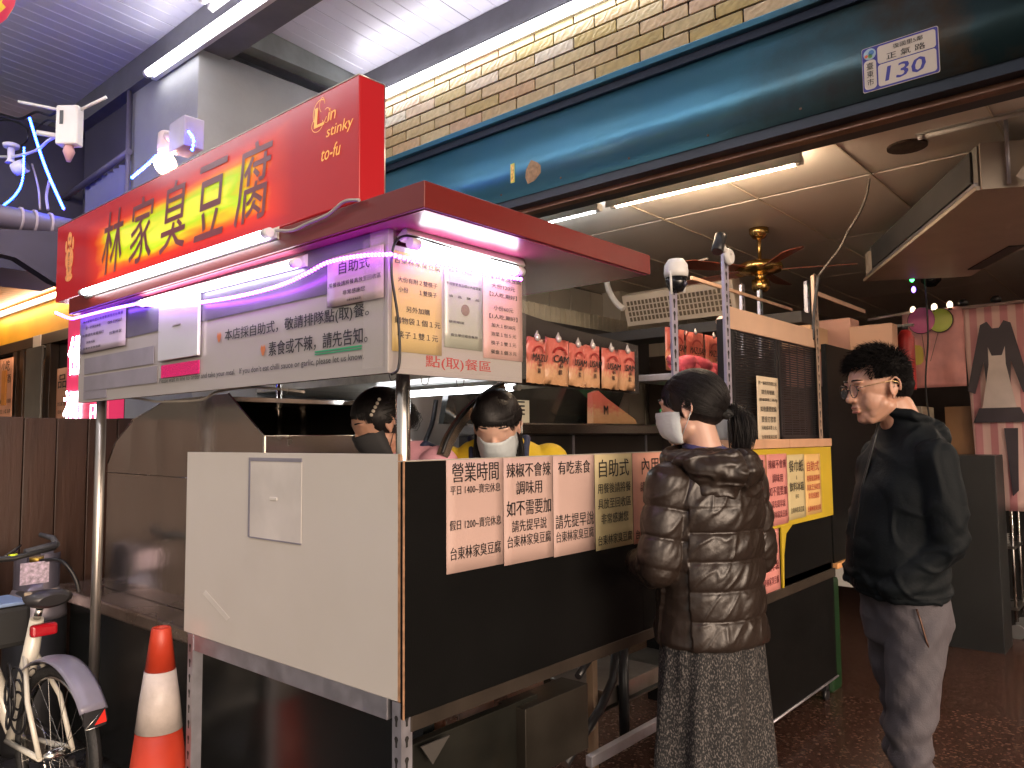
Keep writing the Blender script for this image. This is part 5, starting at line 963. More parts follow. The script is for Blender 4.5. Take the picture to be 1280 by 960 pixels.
for k, (a, b_) in enumerate(((.12, .2), (-.12, -.2), (.09, -.02))):
    c = cable([(.76, a, .93), (.86, b_, .96), (.88, b_*.4, .86), (.80, .0, .72)], .004, wire_black, None); cb.tube(c, .0035, 5)
cb.build('brake_cables', wire_black, bike)
MB().bbox((.66, -.05, .80), (.76, .05, .90), .02).build('handlebar_bag', black_plastic, bike); MB().bbox((.70, .06, .62), (.86, .20, .80), .02).build('front_bag', pm('bag_black', (.02, .02, .02), .7), bike)
MB().bbox((.40, -.07, .62), (.62, .09, .78), .02).build('frame_bag', pm('bag_black', (.02, .02, .02), .7), bike)
MB().bbox((.40, -.06, .781), (.60, .08, .795), .004).build('bag_patch', pm('blue_patch', (.25, .35, .55), .5), bike)
MB().bbox((.70, .055, .80), (.86, .20, .81), .004).build('bag_lid', pm('blue_patch', (.25, .35, .55), .5), bike)
sd = MB(); sd.tube([(.34, 0, .835), (.26, 0, .84), (.16, 0, .845), (.09, 0, .85), (.06, 0, .845)], [.018, .03, .065, .082, .05], 16); M = Matrix.Diagonal((1, 1, .38, 1)); sd.v = [(x, y, .842+(z-.842)*.42) for x, y, z in sd.v]
sd.build('saddle', pm('saddle_black', (.035, .033, .035), .35, 0, .2, 10), bike)
for s_ in (-1, 1): MB().bbox((.08, .045*s_-.012, .845), (.17, .045*s_+.012, .868), .005).build('saddle_patch', pm('tan_patch', (.55, .42, .28), .5), bike)
MB().bbox((.115, -.045, .705), (.15, .045, .75), .012).build('tail_light', pm('red_lens', (.5, .01, .02), .12, coat=.6), bike)
fd = MB(); vs = []; N2 = 18; W_ = 8
for i in range(N2+1):
    a = math.radians(55+i*(143-55)/N2)
    for j in range(W_+1):
        t = (j/W_-.5)*2; vs.append(((R_+.022+.010*(1-t*t))*math.cos(a), .047*t, R_+(R_+.022+.010*(1-t*t))*math.sin(a)))
fd.add(vs, [(i*(W_+1)+j, i*(W_+1)+j+1, (i+1)*(W_+1)+j+1, (i+1)*(W_+1)+j) for i in range(N2) for j in range(W_)], True)
o = fd.build('mudguard', pm('grey_mudguard', (.22, .21, .27), .28, 0, .15, 6, .02, 20), bike); md = o.modifiers.new('t', 'SOLIDIFY'); md.thickness = .003
rf = thing('rear_reflector', None, None, (-.262, 0, .30)); rf.parent = bike
Mr = mixrot((-.262, 0, .492), (0, -1, 0), (.25, 0, .97)); rf.matrix_local = Mr
MB().prism([(-.035, .02), (.035, .02), (.04, -.02), (.03, -.035), (-.03, -.035), (-.04, -.02)], lambda u, v, k: (u, v, .004+.008*k)).build('housing', black_plastic, rf)
MB().prism([(-.005, -.028), (.032, .014), (.034, -.026)], lambda u, v, k: (u, v, .0125+.003*k)).build('red_lens', pm('reflector_red', (.7, .03, .02), .2, emit=(.7, .03, .02), es=.15), rf)
MB().tube([(-.036, -.034, .014), (.034, .02, .014)], .0015, 5).tube([(-.036, -.036, .013), (.036, -.036, .013)], .0015, 5).build('chrome_edge', steel, rf)
MB().lathe([(.085, -.002), (.085, .002)], (.31, -.06, .27), 28, Matrix.Rotation(PI/2, 4, 'X')).build('chainring', steel_dirty, bike)
MB().tube([(.31, -.06, .35), (0, -.06, .30)], .004, 5).tube([(.31, -.06, .19), (0, -.06, .24)], .004, 5).build('chain', dark, bike)
MB().tube([(.31, -.075, .27), (.24, -.08, .12)], .009, 8).build('crank', steel, bike); MB().tube([(.31, .075, .27), (.38, .08, .42)], .009, 8).build('crank', steel, bike)
MB().bbox((.20, -.16, .105), (.29, -.09, .13), .006).build('pedal', black_plastic, bike); MB().bbox((.34, .09, .41), (.43, .16, .435), .006).build('pedal', black_plastic, bike)
MB().tube([(.02, -.06, .27), (.03, -.085, .20), (.05, -.08, .14)], .014, 8).ell((.05, -.08, .14), (.03, .01, .03)).build('derailleur', dark, bike)
lc = MB(); P = []
for k in range(90): a = k*.42; P.append((.22+.045*math.cos(a)+.02*math.sin(k*.13), .060+.02*math.sin(a*.5), .54+.07*math.sin(a)-.0014*k))
lc.tube(P, .0045, 6).build('coil_lock', wire_black, bike)
m_ = MB(); words(m_, mixrot((.225, 0, .53), (.3, 0, -.95), (0, -1, 0)), 'LOUIS', 0, 0, .030, .15, 0, d=.001); m_.build('lettering', ink, bike)
# ================================================================== PEOPLE
skin = pm('warm_skin', (.56, .31, .215), .42, 0, .05, 30, .03, 220, sss=.12)
skin2 = pm('fair_skin', (.62, .38, .29), .42, 0, .05, 30, .03, 220, sss=.12)
hairm = pm('black_hair', (.010, .008, .008), .48, 0, .6, 160, stretch=(1, 1, .15), spec=.35)
maskm = pm('pale_mask', (.55, .60, .62), .6, 0, .04, 10, .15, 90)
def caps(mb, p0, p1, r0, r1, n=22):
    p0 = Vector(p0); p1 = Vector(p1); d = p1-p0; L_ = d.length; t = d.normalized(); pts = []; rs = []
    for k in range(5): a = PI/2*(1-k/4); pts.append(p0-t*r0*math.sin(a)); rs.append(max(.0006, r0*math.cos(a)))
    for k in range(1, 4): pts.append(p0+d*k/4); rs.append(r0+(r1-r0)*k/4)
    for k in range(5): a = PI/2*k/4; pts.append(p1+t*r1*math.sin(a)); rs.append(max(.0006, r1*math.cos(a)))
    mb.tube(pts, rs, n)
def loft(mb, rings, n=28):
    """rings: (centre, rx, ry) stacked; closed ends"""
    vs = []
    for c, rx, ry in rings:
        for k in range(n): a = 2*PI*k/n; vs.append((c[0]+rx*math.cos(a), c[1]+ry*math.sin(a), c[2]))
    fs = [(i*n+k, i*n+(k+1) % n, (i+1)*n+(k+1) % n, (i+1)*n+k) for i in range(len(rings)-1) for k in range(n)]
    fs += [tuple(range(n))[::-1], tuple((len(rings)-1)*n+k for k in range(n))]
    mb.add(vs, fs, True)
def fuse(mb, name, mat, parent, voxel=.005, it=4, disp=None, mats=None, cut=None):
    """fuse the pieces into one continuous skin, smooth it, push it along its normals"""
    me = mb.mesh(name); o = bpy.data.objects.new(name, me); COL.objects.link(o)
    r = o.modifiers.new('r', 'REMESH'); r.mode = 'VOXEL'; r.voxel_size = voxel; r.use_smooth_shade = True
    s_ = o.modifiers.new('s', 'SMOOTH'); s_.factor = .5; s_.iterations = it
    dg = bpy.context.evaluated_depsgraph_get(); m2 = bpy.data.meshes.new_from_object(o.evaluated_get(dg))
    bpy.data.objects.remove(o); m2.name = name
    if disp:
        nn = [v.normal.copy() for v in m2.vertices]
        for v, q in zip(m2.vertices, nn): v.co += q*disp(v.co, q)
        m2.update()
    if cut:
        bm = bmesh.new(); bm.from_mesh(m2); bmesh.ops.delete(bm, geom=[v for v in bm.verts if cut(v.co)], context='VERTS'); bm.to_mesh(m2); bm.free()
    m2.materials.clear(); m2.materials.append(mat)
    for p in m2.polygons: p.use_smooth = True; p.material_index = 0
    o = bpy.data.objects.new(name, m2); COL.objects.link(o); o.parent = parent; return o
def HM(c, yaw, pitch=0., roll=0., s=1.):     # head frame: x = face forward, z = up
    return Matrix.Translation(c) @ Matrix.Rotation(yaw, 4, 'Z') @ Matrix.Rotation(pitch, 4, 'Y') @ Matrix.Rotation(roll, 4, 'X') @ Matrix.Scale(s, 4)
def head_pieces(mb, M, man=False):
    E = lambda c, r, R=None: mb.ell(M @ Vector(c), r, M.to_3x3().normalized().to_4x4() @ (R or Matrix()), 22, 14)
    C = lambda a, b_, r0, r1: caps(mb, M @ Vector(a), M @ Vector(b_), r0, r1)
    E((-.012, 0, .032), (.096, .076, .088)); E((.012, 0, .018), (.080, .070, .085)); E((.022, 0, -.035), (.066, .058, .075))
    E((.040, 0, -.082), (.040 if not man else .044, .036 if not man else .042, .030)); C((.0, .045, -.062), (.052, .020, -.092), .022, .020); C((.0, -.045, -.062), (.052, -.020, -.092), .022, .020)
    if man: C((.02, .046, -.05), (.045, .03, -.075), .024, .022); C((.02, -.046, -.05), (.045, -.03, -.075), .024, .022)
    for s_ in (-1, 1):
        E((.048, .036*s_, -.024), (.026, .021, .030)); E((.032, .030*s_, -.040), (.046, .033, .042)); E((.078, .030*s_, .030), (.014, .024, .008))          # cheek, brow
        E((.070, .031*s_, .010), (.016, .017, .012))                                                        # lids
        E((-.012, .075*s_, -.006), (.013, .0065, .024)); E((-.004, .077*s_, -.032), (.007, .0045, .010)); mb.tube([M @ Vector((-.013+.016*math.cos(a)-.003*math.sin(a), (.0805+.003*(1-math.cos(a)))*s_, -.002+.029*math.sin(a))) for a in [math.radians(-70+k*26) for k in range(12)]], [.0028]+[.0042]*10+[.003], 8)
    C((.083, 0, .018), (.100, 0, -.018), .008, .0095); E((.102, 0, -.024), (.0125, .0135, .011)); E((.092, .012, -.027), (.010, .008, .008)); E((.092, -.012, -.027), (.010, .008, .008))
    E((.082, 0, -.042), (.012, .020, .010))
    C((.088, -.017, -.052), (.093, 0, -.0505), .0055, .0065); C((.088, .017, -.052), (.093, 0, -.0505), .0055, .0065); C((.085, -.014, -.0635), (.0895, 0, -.0645), .006, .0075); C((.085, .014, -.0635), (.0895, 0, -.0645), .006, .0075)
    E((.068, 0, -.092), (.018, .022, .016))
def face_bits(M, parent, lips=(.50, .17, .15), closed=False):
    mb = MB()
    for s_ in (-1, 1): mb.ell(M @ Vector((.0705, .031*s_, .008)), (.0135, .0135, .0125), None, 14, 10)
    if not closed: mb.build('eyes', pm('eye_white', (.6, .56, .52), .2), parent)
    mb = MB()
    for s_ in (-1, 1):
        if not closed: mb.ell(M @ Vector((.0815, .0315*s_, .006)), (.0048, .0055, .0055), M.to_3x3().normalized().to_4x4(), 12, 8)
        P = [M @ Vector((.0848-(.011 if t > 0 else .004)*t*t, s_*(.031+.014*t), .0165-.006*t*t+(-.010 if closed else 0))) for t in (-1, -.6, -.2, .2, .6, 1)]
        mb.tube(P, .0013, 5)
    mb.build('eye_lines', ink, parent)
    mb = MB()
    for s_ in (-1, 1): mb.tube([M @ Vector((.092-.010*(t+.2)**2-.004*t, s_*(.034+.022*t), .034+.004*(1-t*t))) for t in (-1, -.5, 0, .5, 1)], [.001, .0026, .0028, .002, .0008], 6)
    mb.build('eyebrows', hairm, parent)
def strands(paths, r, name, mat, parent, n=3):
    mb = MB()
    for P in paths:
        k = len(P); mb.tube(P, [r*(1.0 if i < k-2 else (.7 if i == k-2 else .15)) for i in range(k)], n, cap=False)
    return mb.build(name, mat, parent)
def on_skull(M, th, ph, k=1.0):
    """point just above the skull: th = azimuth from the face, ph = elevation"""
    d = Vector((math.cos(ph)*math.cos(th), math.cos(ph)*math.sin(th), math.sin(ph)))
    return M @ (Vector((-.010, 0, .030))+Vector((d.x*.100, d.y*.082, d.z*.094))*k)
def base_obj(label, x, y, yaw): return thing('person', label, 'person', (x, y, 0), yaw)
nz3 = lambda p, s, seed=0: noise.noise(Vector(p)*s+Vector((seed, seed*.7, -seed)))
# ---------------------------------------------------------------- the woman in the puffer jacket (local x = the way her chest faces)
wo_ = base_obj('woman with ponytail and white mask in a brown puffer jacket and speckled skirt', .935, -.355, math.radians(70))
Hm = HM((.035, .030, 1.508), math.radians(32), .10, 0, .97)
mb = MB(); head_pieces(mb, Hm); caps(mb, (-.01, .0, 1.34), (.015, .02, 1.46), .052, .050)
loft(mb, [((0, 0, .74), .12, .16), ((0, 0, .95), .115, .15), ((0, 0, 1.15), .12, .17), ((0, 0, 1.28), .09, .16), ((0, 0, 1.345), .05, .07)])
for s_ in (-1, 1):
    caps(mb, (0, .14*s_, 1.27), (.0, .19*s_, 1.03), .042, .036); caps(mb, (.0, .19*s_, 1.03), (.225, .08*s_, 1.02), .034, .027)
    caps(mb, (0, .085*s_, .78), (.01, .09*s_, .46), .078, .055); caps(mb, (.01, .09*s_, .46), (-.01, .09*s_, .10), .052, .036); caps(mb, (-.03, .09*s_, .05), (.12, .10*s_, .035), .035, .03)
    mb.ell((.265, .065*s_, 1.02), (.045, .032, .018))
    for q in range(4): caps(mb, (.285, (.043+.014*q)*s_, 1.02), (.325-.004*abs(q-1.5), (.036+.013*q)*s_, 1.0), .009, .0075, 8)
    caps(mb, (.25, .042*s_, 1.02), (.28, .025*s_, 1.01), .011, .009, 8)
body = fuse(mb, 'body', skin2, wo_, .0042, 5); face_bits(Hm, wo_)
# jacket
mb = MB()
loft(mb, [((0, 0, .795), .132, .176), ((0, 0, .81), .140, .184), ((0, 0, .88), .138, .180), ((-.005, 0, 1.0), .132, .174), ((-.005, 0, 1.13), .132, .178), ((-.01, 0, 1.22), .128, .182), ((-.01, 0, 1.29), .108, .160), ((-.01, 0, 1.345), .085, .12), ((-.005, 0, 1.38), .070, .085)], 40)
armp = {}
for s_ in (-1, 1):
    A0 = Vector((-.005, .158*s_, 1.275)); A1 = Vector((.0, .205*s_, 1.035)); A2 = Vector((.225, .085*s_, 1.01)); armp[s_] = (A0, A1, A2)
    caps(mb, A0, A1, .066, .062, 24); caps(mb, A1, A2, .060, .050, 24)
SE = [.795, .885, .970, 1.055, 1.14, 1.22, 1.40]
def wd(p, q):
    # quilting: arms by distance along the sleeve, torso by height
    best = None
    for s_ in (-1, 1):
        A0, A1, A2 = armp[s_]; acc = 0
        for a, b_, r_ in ((A0, A1, .064), (A1, A2, .055)):
            L_ = (b_-a).length; t = max(0, min(1, (p-a).dot(b_-a)/L_**2)); d = (p-a-(b_-a)*t).length-r_
            if best is None or d < best[0]: best = (d, acc+t*L_, s_)
            acc += L_
    w = 0
    tor = abs(p.y) < .150 and not (best[0] < .012 and abs(p.y) > .135)
    if tor:
        z = p.z
        for a, b_ in zip(SE, SE[1:]):
            if a <= z < b_: t = (z-a)/(b_-a); w = math.sin(PI*t)**.36*.013; break
        if z > 1.215: w = .010
    else:
        s_ = (best[1]+.02) % .088/.088; w = math.sin(PI*s_)**.4*.011
    wr = nz3((p.x*1.4, p.y*1.6+p.z*.8, p.z*.8-p.y*.6), 9, 3)*.006+nz3((p.x, p.y*2+p.z*1.4, p.z*1.1), 20, 8)*.0030
    ridge = max(0, 1-abs(nz3((p.x*.8, p.y*2.4+p.z*1.3, p.z*.9), 9, 12))*7)*.0030
    return w-.006+wr+ridge*(1 if w > .006 else .3)
nyl = pm('brown_nylon', (.026, .017, .013), .38, 0, .12, 8, .12, 70, spec=.5, rvar=.05)
jk = fuse(mb, 'puffer_jacket', nyl, wo_, .0042, 5, wd)
mb = MB()                                     # hood lying on the back, and raised collar
for k in range(19):
    a = math.radians(-205+k*230/18)+PI; x = -.012+.092*math.cos(a); y = .118*math.sin(a)
    b_ = max(0, -math.cos(a)); mb.ell((x-.020*b_, y, 1.352-.035*b_), (.045+.012*b_, .048, .035+.030*b_), None, 12, 8)
loft(mb, [((-.085, 0, 1.235), .055, .115), ((-.09, 0, 1.29), .060, .135), ((-.075, 0, 1.35), .05, .11)])
fuse(mb, 'hood', nyl, wo_, .0045, 7, lambda p, q: nz3((p.x*2, p.y*1.2, p.z*3), 9, 2)*.016+nz3((p.x, p.y*2, p.z*1.5), 18, 4)*.004-.018*math.exp(-(p.y/.008)**2)*(1 if p.x < -.05 else 0)+max(0, 1-abs(nz3((p.x*2, p.y*1.4, p.z*3), 7, 21))*7)*.005)
seam = MB()
for z in SE[1:6]:
    P = []
    for k in range(25):
        a = PI/2+.55+(PI-1.1)*k/24; P.append(((.148)*math.cos(a), .200*math.sin(a)*1., z+.002*math.sin(k)))
MB().tube([(-.05, .03, 1.375), (-.06, 0, 1.38), (-.05, -.03, 1.375), (.0, -.058, 1.385), (.04, -.04, 1.39), (.055, 0, 1.39), (.04, .05, 1.39), (0, .065, 1.385), (-.05, .03, 1.375)], .012, 10).build('blue_collar', pm('indigo_collar', (.05, .05, .16), .6), wo_)
# skirt
def skm():
    m = bpy.data.materials.new('speckled_skirt'); m.use_nodes = True; nt = m.node_tree; b = nt.nodes['Principled BSDF']; b.inputs['Roughness'].default_value = .8
    tcx = nt.nodes.new('ShaderNodeTexCoord'); mp = nt.nodes.new('ShaderNodeMapping'); mp.inputs['Scale'].default_value = (1, 1, .55); nt.links.new(tcx.outputs['Object'], mp.inputs[0])
    n1 = nt.nodes.new('ShaderNodeTexNoise'); n1.inputs['Scale'].default_value = 260; n1.inputs['Detail'].default_value = 3; nt.links.new(mp.outputs[0], n1.inputs[0])
    cr = nt.nodes.new('ShaderNodeValToRGB'); cr.color_ramp.elements[0].position = .50; cr.color_ramp.elements[0].color = (.008, .008, .009, 1); cr.color_ramp.elements[1].position = .68; cr.color_ramp.elements[1].color = (.17, .15, .14, 1)
    nt.links.new(n1.outputs[0], cr.inputs[0]); nt.links.new(cr.outputs[0], b.inputs['Base Color']); return m
mb = MB(); n = 96; m = 30; vs = []
for j in range(m+1):
    z = .84-.72*j/m; f = j/m
    for k in range(n):
        a = 2*PI*k/n; fold = (math.sin(a*9+.6*math.sin(f*3))*.010+math.sin(a*5+1)*.010)*min(1, f*2.2)+.004*math.sin(a*17+f*4)
        r_ = 1+.34*f; vs.append(((.128*r_+fold)*math.cos(a), (.168*r_+fold)*math.sin(a), z))
mb.add(vs, [(j*n+k, j*n+(k+1) % n, (j+1)*n+(k+1) % n, (j+1)*n+k) for j in range(m) for k in range(n)], True)
o = mb.build('skirt', skm(), wo_); md = o.modifiers.new('t', 'SOLIDIFY'); md.thickness = .004
for s_ in (-1, 1): mb = MB(); mb.ell((.04, .095*s_, .045), (.135, .05, .045)); mb.tube([(-.03, .092*s_, .04), (-.03, .092*s_, .26)], [.055, .052], 16); fuse(mb, 'boot', pm('black_boot', (.02, .018, .018), .4), wo_, .006, 3)
# hair combed back into a tail
def tied_hair(M, parent, tie, N, NT, dr, tl=1., seed=5, wisps=True):
    s0 = 1.0; mb = MB(); mb.ell(M @ Vector((-.014, 0, .034)), (.101, .0825, .0935), M.to_3x3().normalized().to_4x4(), 28, 18); mb.ell(M @ Vector((-.05, 0, .0)), (.066*s0, .070*s0, .064*s0), M.to_3x3().normalized().to_4x4()); caps(mb, M @ Vector((-.07, 0, -.01)), tie, .045, .016)
    Mi = M.inverted(); fuse(mb, 'hair_cap', hairm, parent, .004, 3, cut=lambda p: (Mi @ p).x > .046 and (Mi @ p).z < .066)
    rnd = random.Random(seed); P = []; R3 = M.to_3x3(); R3i = R3.inverted()
    for i in range(N):
        th = rnd.uniform(.62, PI)*rnd.choice((-1, 1)); ph = rnd.uniform(-.25, 1.5) if abs(th) > 1.4 else rnd.uniform(.42, 1.5)
        p0 = on_skull(M, th, ph, 1.03); pts = []; lift = .035+rnd.uniform(0, .05)
        for k in range(8):
            t = k/7; q = p0.lerp(tie, t); c = M @ Vector((-.018, 0, .028)); d = R3i @ (q-c); l_ = math.sqrt((d.x/.101)**2+(d.y/.084)**2+(d.z/.093)**2)
            if t < .86 and l_ < 1.08: q = c+(q-c)*(1.01+lift)/max(l_, .2)
            pts.append(q)
        P.append(pts)
    for i in range(NT):
        o1 = Vector([rnd.gauss(0, 1) for _ in range(3)])*.009; o2 = Vector([rnd.gauss(0, 1) for _ in range(3)])*.014; L_ = rnd.uniform(.75, 1.05)
        P.append([tie+o1*.3, tie+dr*.5+Vector((0, 0, .010))+o1, tie+dr*.95+Vector((0, 0, -.02))*tl+o2, tie+dr*1.05+Vector((0, 0, -.060*L_))*tl+o2*1.1, tie+dr*.9+Vector((0, 0, -.105*L_))*tl+o2*.9, tie+dr*.7+Vector((0, 0, -.13*L_))*tl+o2*.5])
    if wisps:
        for i in range(70):
            th = rnd.uniform(.5, 1.0); P.append([on_skull(M, th, .55, 1.01), on_skull(M, th, .25, 1.03), on_skull(M, th+.05, -.05, 1.03), on_skull(M, th+.1, -.3+rnd.uniform(-.1, .1), 1.0)])
        for i in range(420): th = rnd.uniform(-.75, .85); P.append([on_skull(M, th*1.1, 1.15, 1.0), on_skull(M, th, .75, 1.04), on_skull(M, th, .38, 1.05), on_skull(M, th, .16+rnd.uniform(-.08, .06), 1.03)])
    strands(P, .0012, 'hair', hairm, parent)
tie = Hm @ Vector((-.112, -.008, -.030))
tied_hair(Hm, wo_, tie, 2200, 1200, Vector((-.022, -.040, 0)))
mb = MB(); mb.ell(tie, (.022, .022, .018)); mb.tube([tie+Vector((.020*math.cos(a), .022*math.sin(a), .006*math.sin(3*a))) for a in [2*PI*i/12 for i in range(13)]], .006, 8); mb.build('hair_tie', pm('black_scrunchie', (.02, .02, .02), .7, 0, .2, 60, .5, 150), wo_)
def mask_for(M, parent, mat, drop=0., straps=True):
    mb = MB(); n = 14; m = 9; vs = []
    for j in range(m+1):
        v = j/m; z = .000-.105*v-drop
        for i in range(n+1):
            u = (i/n-.5)*2; prof = .115-.030*v*v-(.012 if v > .8 else 0)+.006*math.sin(PI*v)
            x = prof-(prof-.018)*abs(u)**2.9; y = u*.071*(1-.14*abs(v-.45)); vs.append(M @ Vector((x+.0012*math.sin(v*22), y*1.05, z-.004*abs(u))))
    mb.add(vs, [(j*(n+1)+i, j*(n+1)+i+1, (j+1)*(n+1)+i+1, (j+1)*(n+1)+i) for j in range(m) for i in range(n)], True)
    o = mb.build('face_mask', mat, parent); md = o.modifiers.new('t', 'SOLIDIFY'); md.thickness = .002
    if straps:
        sb_ = MB()
        for s_ in (-1, 1): sb_.tube([M @ Vector(p) for p in ((.022, .067*s_, -.012-drop), (.0, .079*s_, .006), (-.012, .086*s_, .024), (-.030, .086*s_, .0), (-.012, .084*s_, -.038), (.02, .064*s_, -.085-drop))], .0014, 5)
        sb_.build('ear_loops', mat, parent)
mask_for(Hm, wo_, maskm)
# ---------------------------------------------------------------- the man in glasses (local x = the way he faces)
ma = base_obj('man with glasses and short black hair in a black jacket and grey trousers', 1.455, -.770, math.radians(133))
Hm = HM((.055, .0, 1.575), .0, .16, 0, 1.0)
mb = MB(); head_pieces(mb, Hm, True); caps(mb, (-.045, 0, 1.40), (.005, 0, 1.51), .064, .060)
loft(mb, [((0, 0, .86), .08, .11), ((.01, 0, 1.05), .10, .14), ((0, 0, 1.25), .10, .15), ((-.03, 0, 1.38), .08, .13), ((-.035, 0, 1.44), .06, .09)])
for s_ in (-1, 1):
    caps(mb, (-.03, .16*s_, 1.34), (-.04, .188*s_, 1.09), .046, .040); caps(mb, (-.04, .188*s_, 1.09), (.05, .10*s_, .965), .038, .028)
    mb.ell((.060, .085*s_, .955), (.035, .022, .03))
    for q in range(4): caps(mb, (.075, .085*s_, .965-.013*q), (.092, .060*s_, .955-.013*q), .010, .008, 8)
    caps(mb, (.06, .07*s_, .965), (.08, .05*s_, .97), .011, .009, 8)
    caps(mb, (.0, .085*s_, .82), (.012+.04*s_, .098*s_, .47), .065, .045); caps(mb, (.012+.04*s_, .098*s_, .47), (-.02+.045*s_, .10*s_, .10), .042, .034)
body = fuse(mb, 'body', skin, ma, .0031, 6); face_bits(Hm, ma)
mb = MB(); caps(mb, Hm @ Vector((.090, -.015, -.0655)), Hm @ Vector((.0935, 0, -.0655)), .0042, .005, 8); caps(mb, Hm @ Vector((.090, .015, -.0655)), Hm @ Vector((.0935, 0, -.0655)), .0042, .005, 8); caps(mb, Hm @ Vector((.092, -.014, -.052)), Hm @ Vector((.096, 0, -.051)), .003, .004, 8); caps(mb, Hm @ Vector((.092, .014, -.052)), Hm @ Vector((.096, 0, -.051)), .003, .004, 8)
mb.build('lips', pm('lip', (.40, .15, .12), .4), ma)
mb = MB()
loft(mb, [((.015, 0, .905), .128, .180), ((.015, 0, .915), .138, .186), ((.018, 0, 1.0), .142, .184), ((.012, 0, 1.12), .136, .180), ((-.005, 0, 1.25), .128, .184), ((-.025, 0, 1.34), .115, .188), ((-.038, 0, 1.40), .092, .155), ((-.038, 0, 1.445), .080, .09), ((-.03, 0, 1.475), .076, .080)], 40)
mA = {}
for s_ in (-1, 1):
    A0 = Vector((-.030, .168*s_, 1.345)); A1 = Vector((-.040, .192*s_, 1.09)); A2 = Vector((.095, .128*s_, .945)); mA[s_] = (A0, A1, A2)
    caps(mb, A0, A1, .064, .055, 24); caps(mb, A1, A2, .053, .046, 24)
mb.tube([(.045*math.cos(a)*1.6-.03, .085*math.sin(a), 1.478+.014*math.cos(a)) for a in [2*PI*i/20 for i in range(21)]], .014, 10)
mb.ell((-.115, 0, 1.41), (.045, .10, .05)); mb.ell((-.10, .0, 1.45), (.04, .085, .03))
def mdz(p, q):
    d_ = min(min(((p-a)-(b_-a)*max(0, min(1, (p-a).dot(b_-a)/(b_-a).length_squared))).length for a, b_ in ((mA[s_][0], mA[s_][1]), (mA[s_][1], mA[s_][2]))) for s_ in (-1, 1))
    f = nz3((p.x*1.5, p.y, p.z*1.2-p.x*1.2), 6, 4)*.010+max(0, 1-abs(nz3((p.x*1.2+p.z*.5, p.y, p.z*1.3-p.x), 6, 7))*7)*.006
    el = max(0, 1-(p-mA[1][1]).length/.12); f += el*.007*math.sin(p.z*85+p.x*60); el2 = max(0, 1-abs(p.z-.95)/.07); f += el2*.005*math.sin(p.z*110+p.y*12+p.x*14)
    return f-(.006 if p.z < .925 else 0)
sof = pm('black_softshell', (.005, .0075, .0095), .7, 0, .12, 9, .12, 160, spec=.2)
fuse(mb, 'jacket', sof, ma, .0045, 8, mdz)
MB().tube([(.055, .0, 1.47), (.075, 0, 1.40), (.122, 0, 1.25), (.152, 0, 1.10), (.158, 0, .94)], .0045, 6).build('zip', pm('zip_black', (.03, .03, .03), .3, .5), ma)
# trousers
mb = MB()
loft(mb, [((-.0, 0, .76), .10, .15), ((.0, 0, .83), .122, .165), ((.01, 0, .92), .115, .160), ((.012, 0, .945), .11, .155)], 36)
for s_ in (-1, 1):
    mb.tube([(-.005+.01*s_, .085*s_, .85), (-.0+.02*s_, .09*s_, .72), (.005+.035*s_, .095*s_, .58), (.015+.045*s_, .10*s_, .47), (-.005+.045*s_, .10*s_, .36), (-.02+.045*s_, .10*s_, .22), (-.02+.045*s_, .10*s_, .08)], [.084, .086, .072, .063, .062, .058, .056], 24)
def tz_(p, q):
    f = nz3((p.x*1.2, p.y*1.2, p.z*1.6+p.x*2), 7, 2)*.014+nz3((p.x, p.y, p.z*1.6-p.x*2), 15, 6)*.004
    return f+max(0, 1-abs(p.z-.46)/.16)*.010*math.sin(p.z*70+p.x*26)+max(0, 1-abs(p.z-.16)/.14)*.008*math.sin(p.z*60+p.x*16)
tro = pm('grey_trousers', (.095, .085, .097), .75, 0, .12, 8, .25, 220)
fuse(mb, 'trousers', tro, ma, .005, 6, tz_)
MB().tube([(.050, .160, .895), (.042, .166, .86), (.03, .172, .80), (.025, .172, .785)], .003, 6).build('pocket_zip', pm('copper_zip', (.12, .06, .04), .4, .6), ma)
for s_ in (-1, 1): mb = MB(); mb.ell((.05+.045*s_, .10*s_, .035), (.145, .05, .04)); mb.ell((-.03+.045*s_, .10*s_, .05), (.065, .045, .05)); fuse(mb, 'shoe', pm('dark_shoe', (.03, .03, .035), .5), ma, .006, 3)
# glasses
mb = MB()
for s_ in (-1, 1):
    c = Vector((.103, .034*s_, .004)); mb.tube([Hm @ (c+Vector((-.004*abs(math.cos(a)), .024*math.cos(a), .0215*math.sin(a)))) for a in [2*PI*i/22 for i in range(23)]], .0016, 6)
mb.tube([Hm @ Vector((.102, -.011, .008)), Hm @ Vector((.106, 0, .011)), Hm @ Vector((.102, .011, .008))], .0014, 6)
mb.build('glasses_rims', pm('dark_rim', (.05, .04, .04), .3, .7), ma)
mb = MB()
for s_ in (-1, 1): mb.tube([Hm @ Vector(p) for p in ((.099, .057*s_, .010), (.080, .072*s_, .014), (.0, .085*s_, .018), (-.02, .086*s_, .012), (-.035, .084*s_, -.01))], .0013, 6)
mb.build('glasses_temples', pm('gold_temple', (.6, .42, .2), .25, .9), ma)
mb = MB()
for s_ in (-1, 1):
    c = Vector((.1015, .034*s_, .004)); vs = [Hm @ (c+Vector((-.003*abs(math.cos(a)), .0228*math.cos(a), .020*math.sin(a)))) for a in [2*PI*i/22 for i in range(22)]]; mb.add(vs, [tuple(range(22))])
mb.build('lenses', pm('lens', (.8, .85, .85), .05, 0, 0, alpha=.12, coat=1), ma)
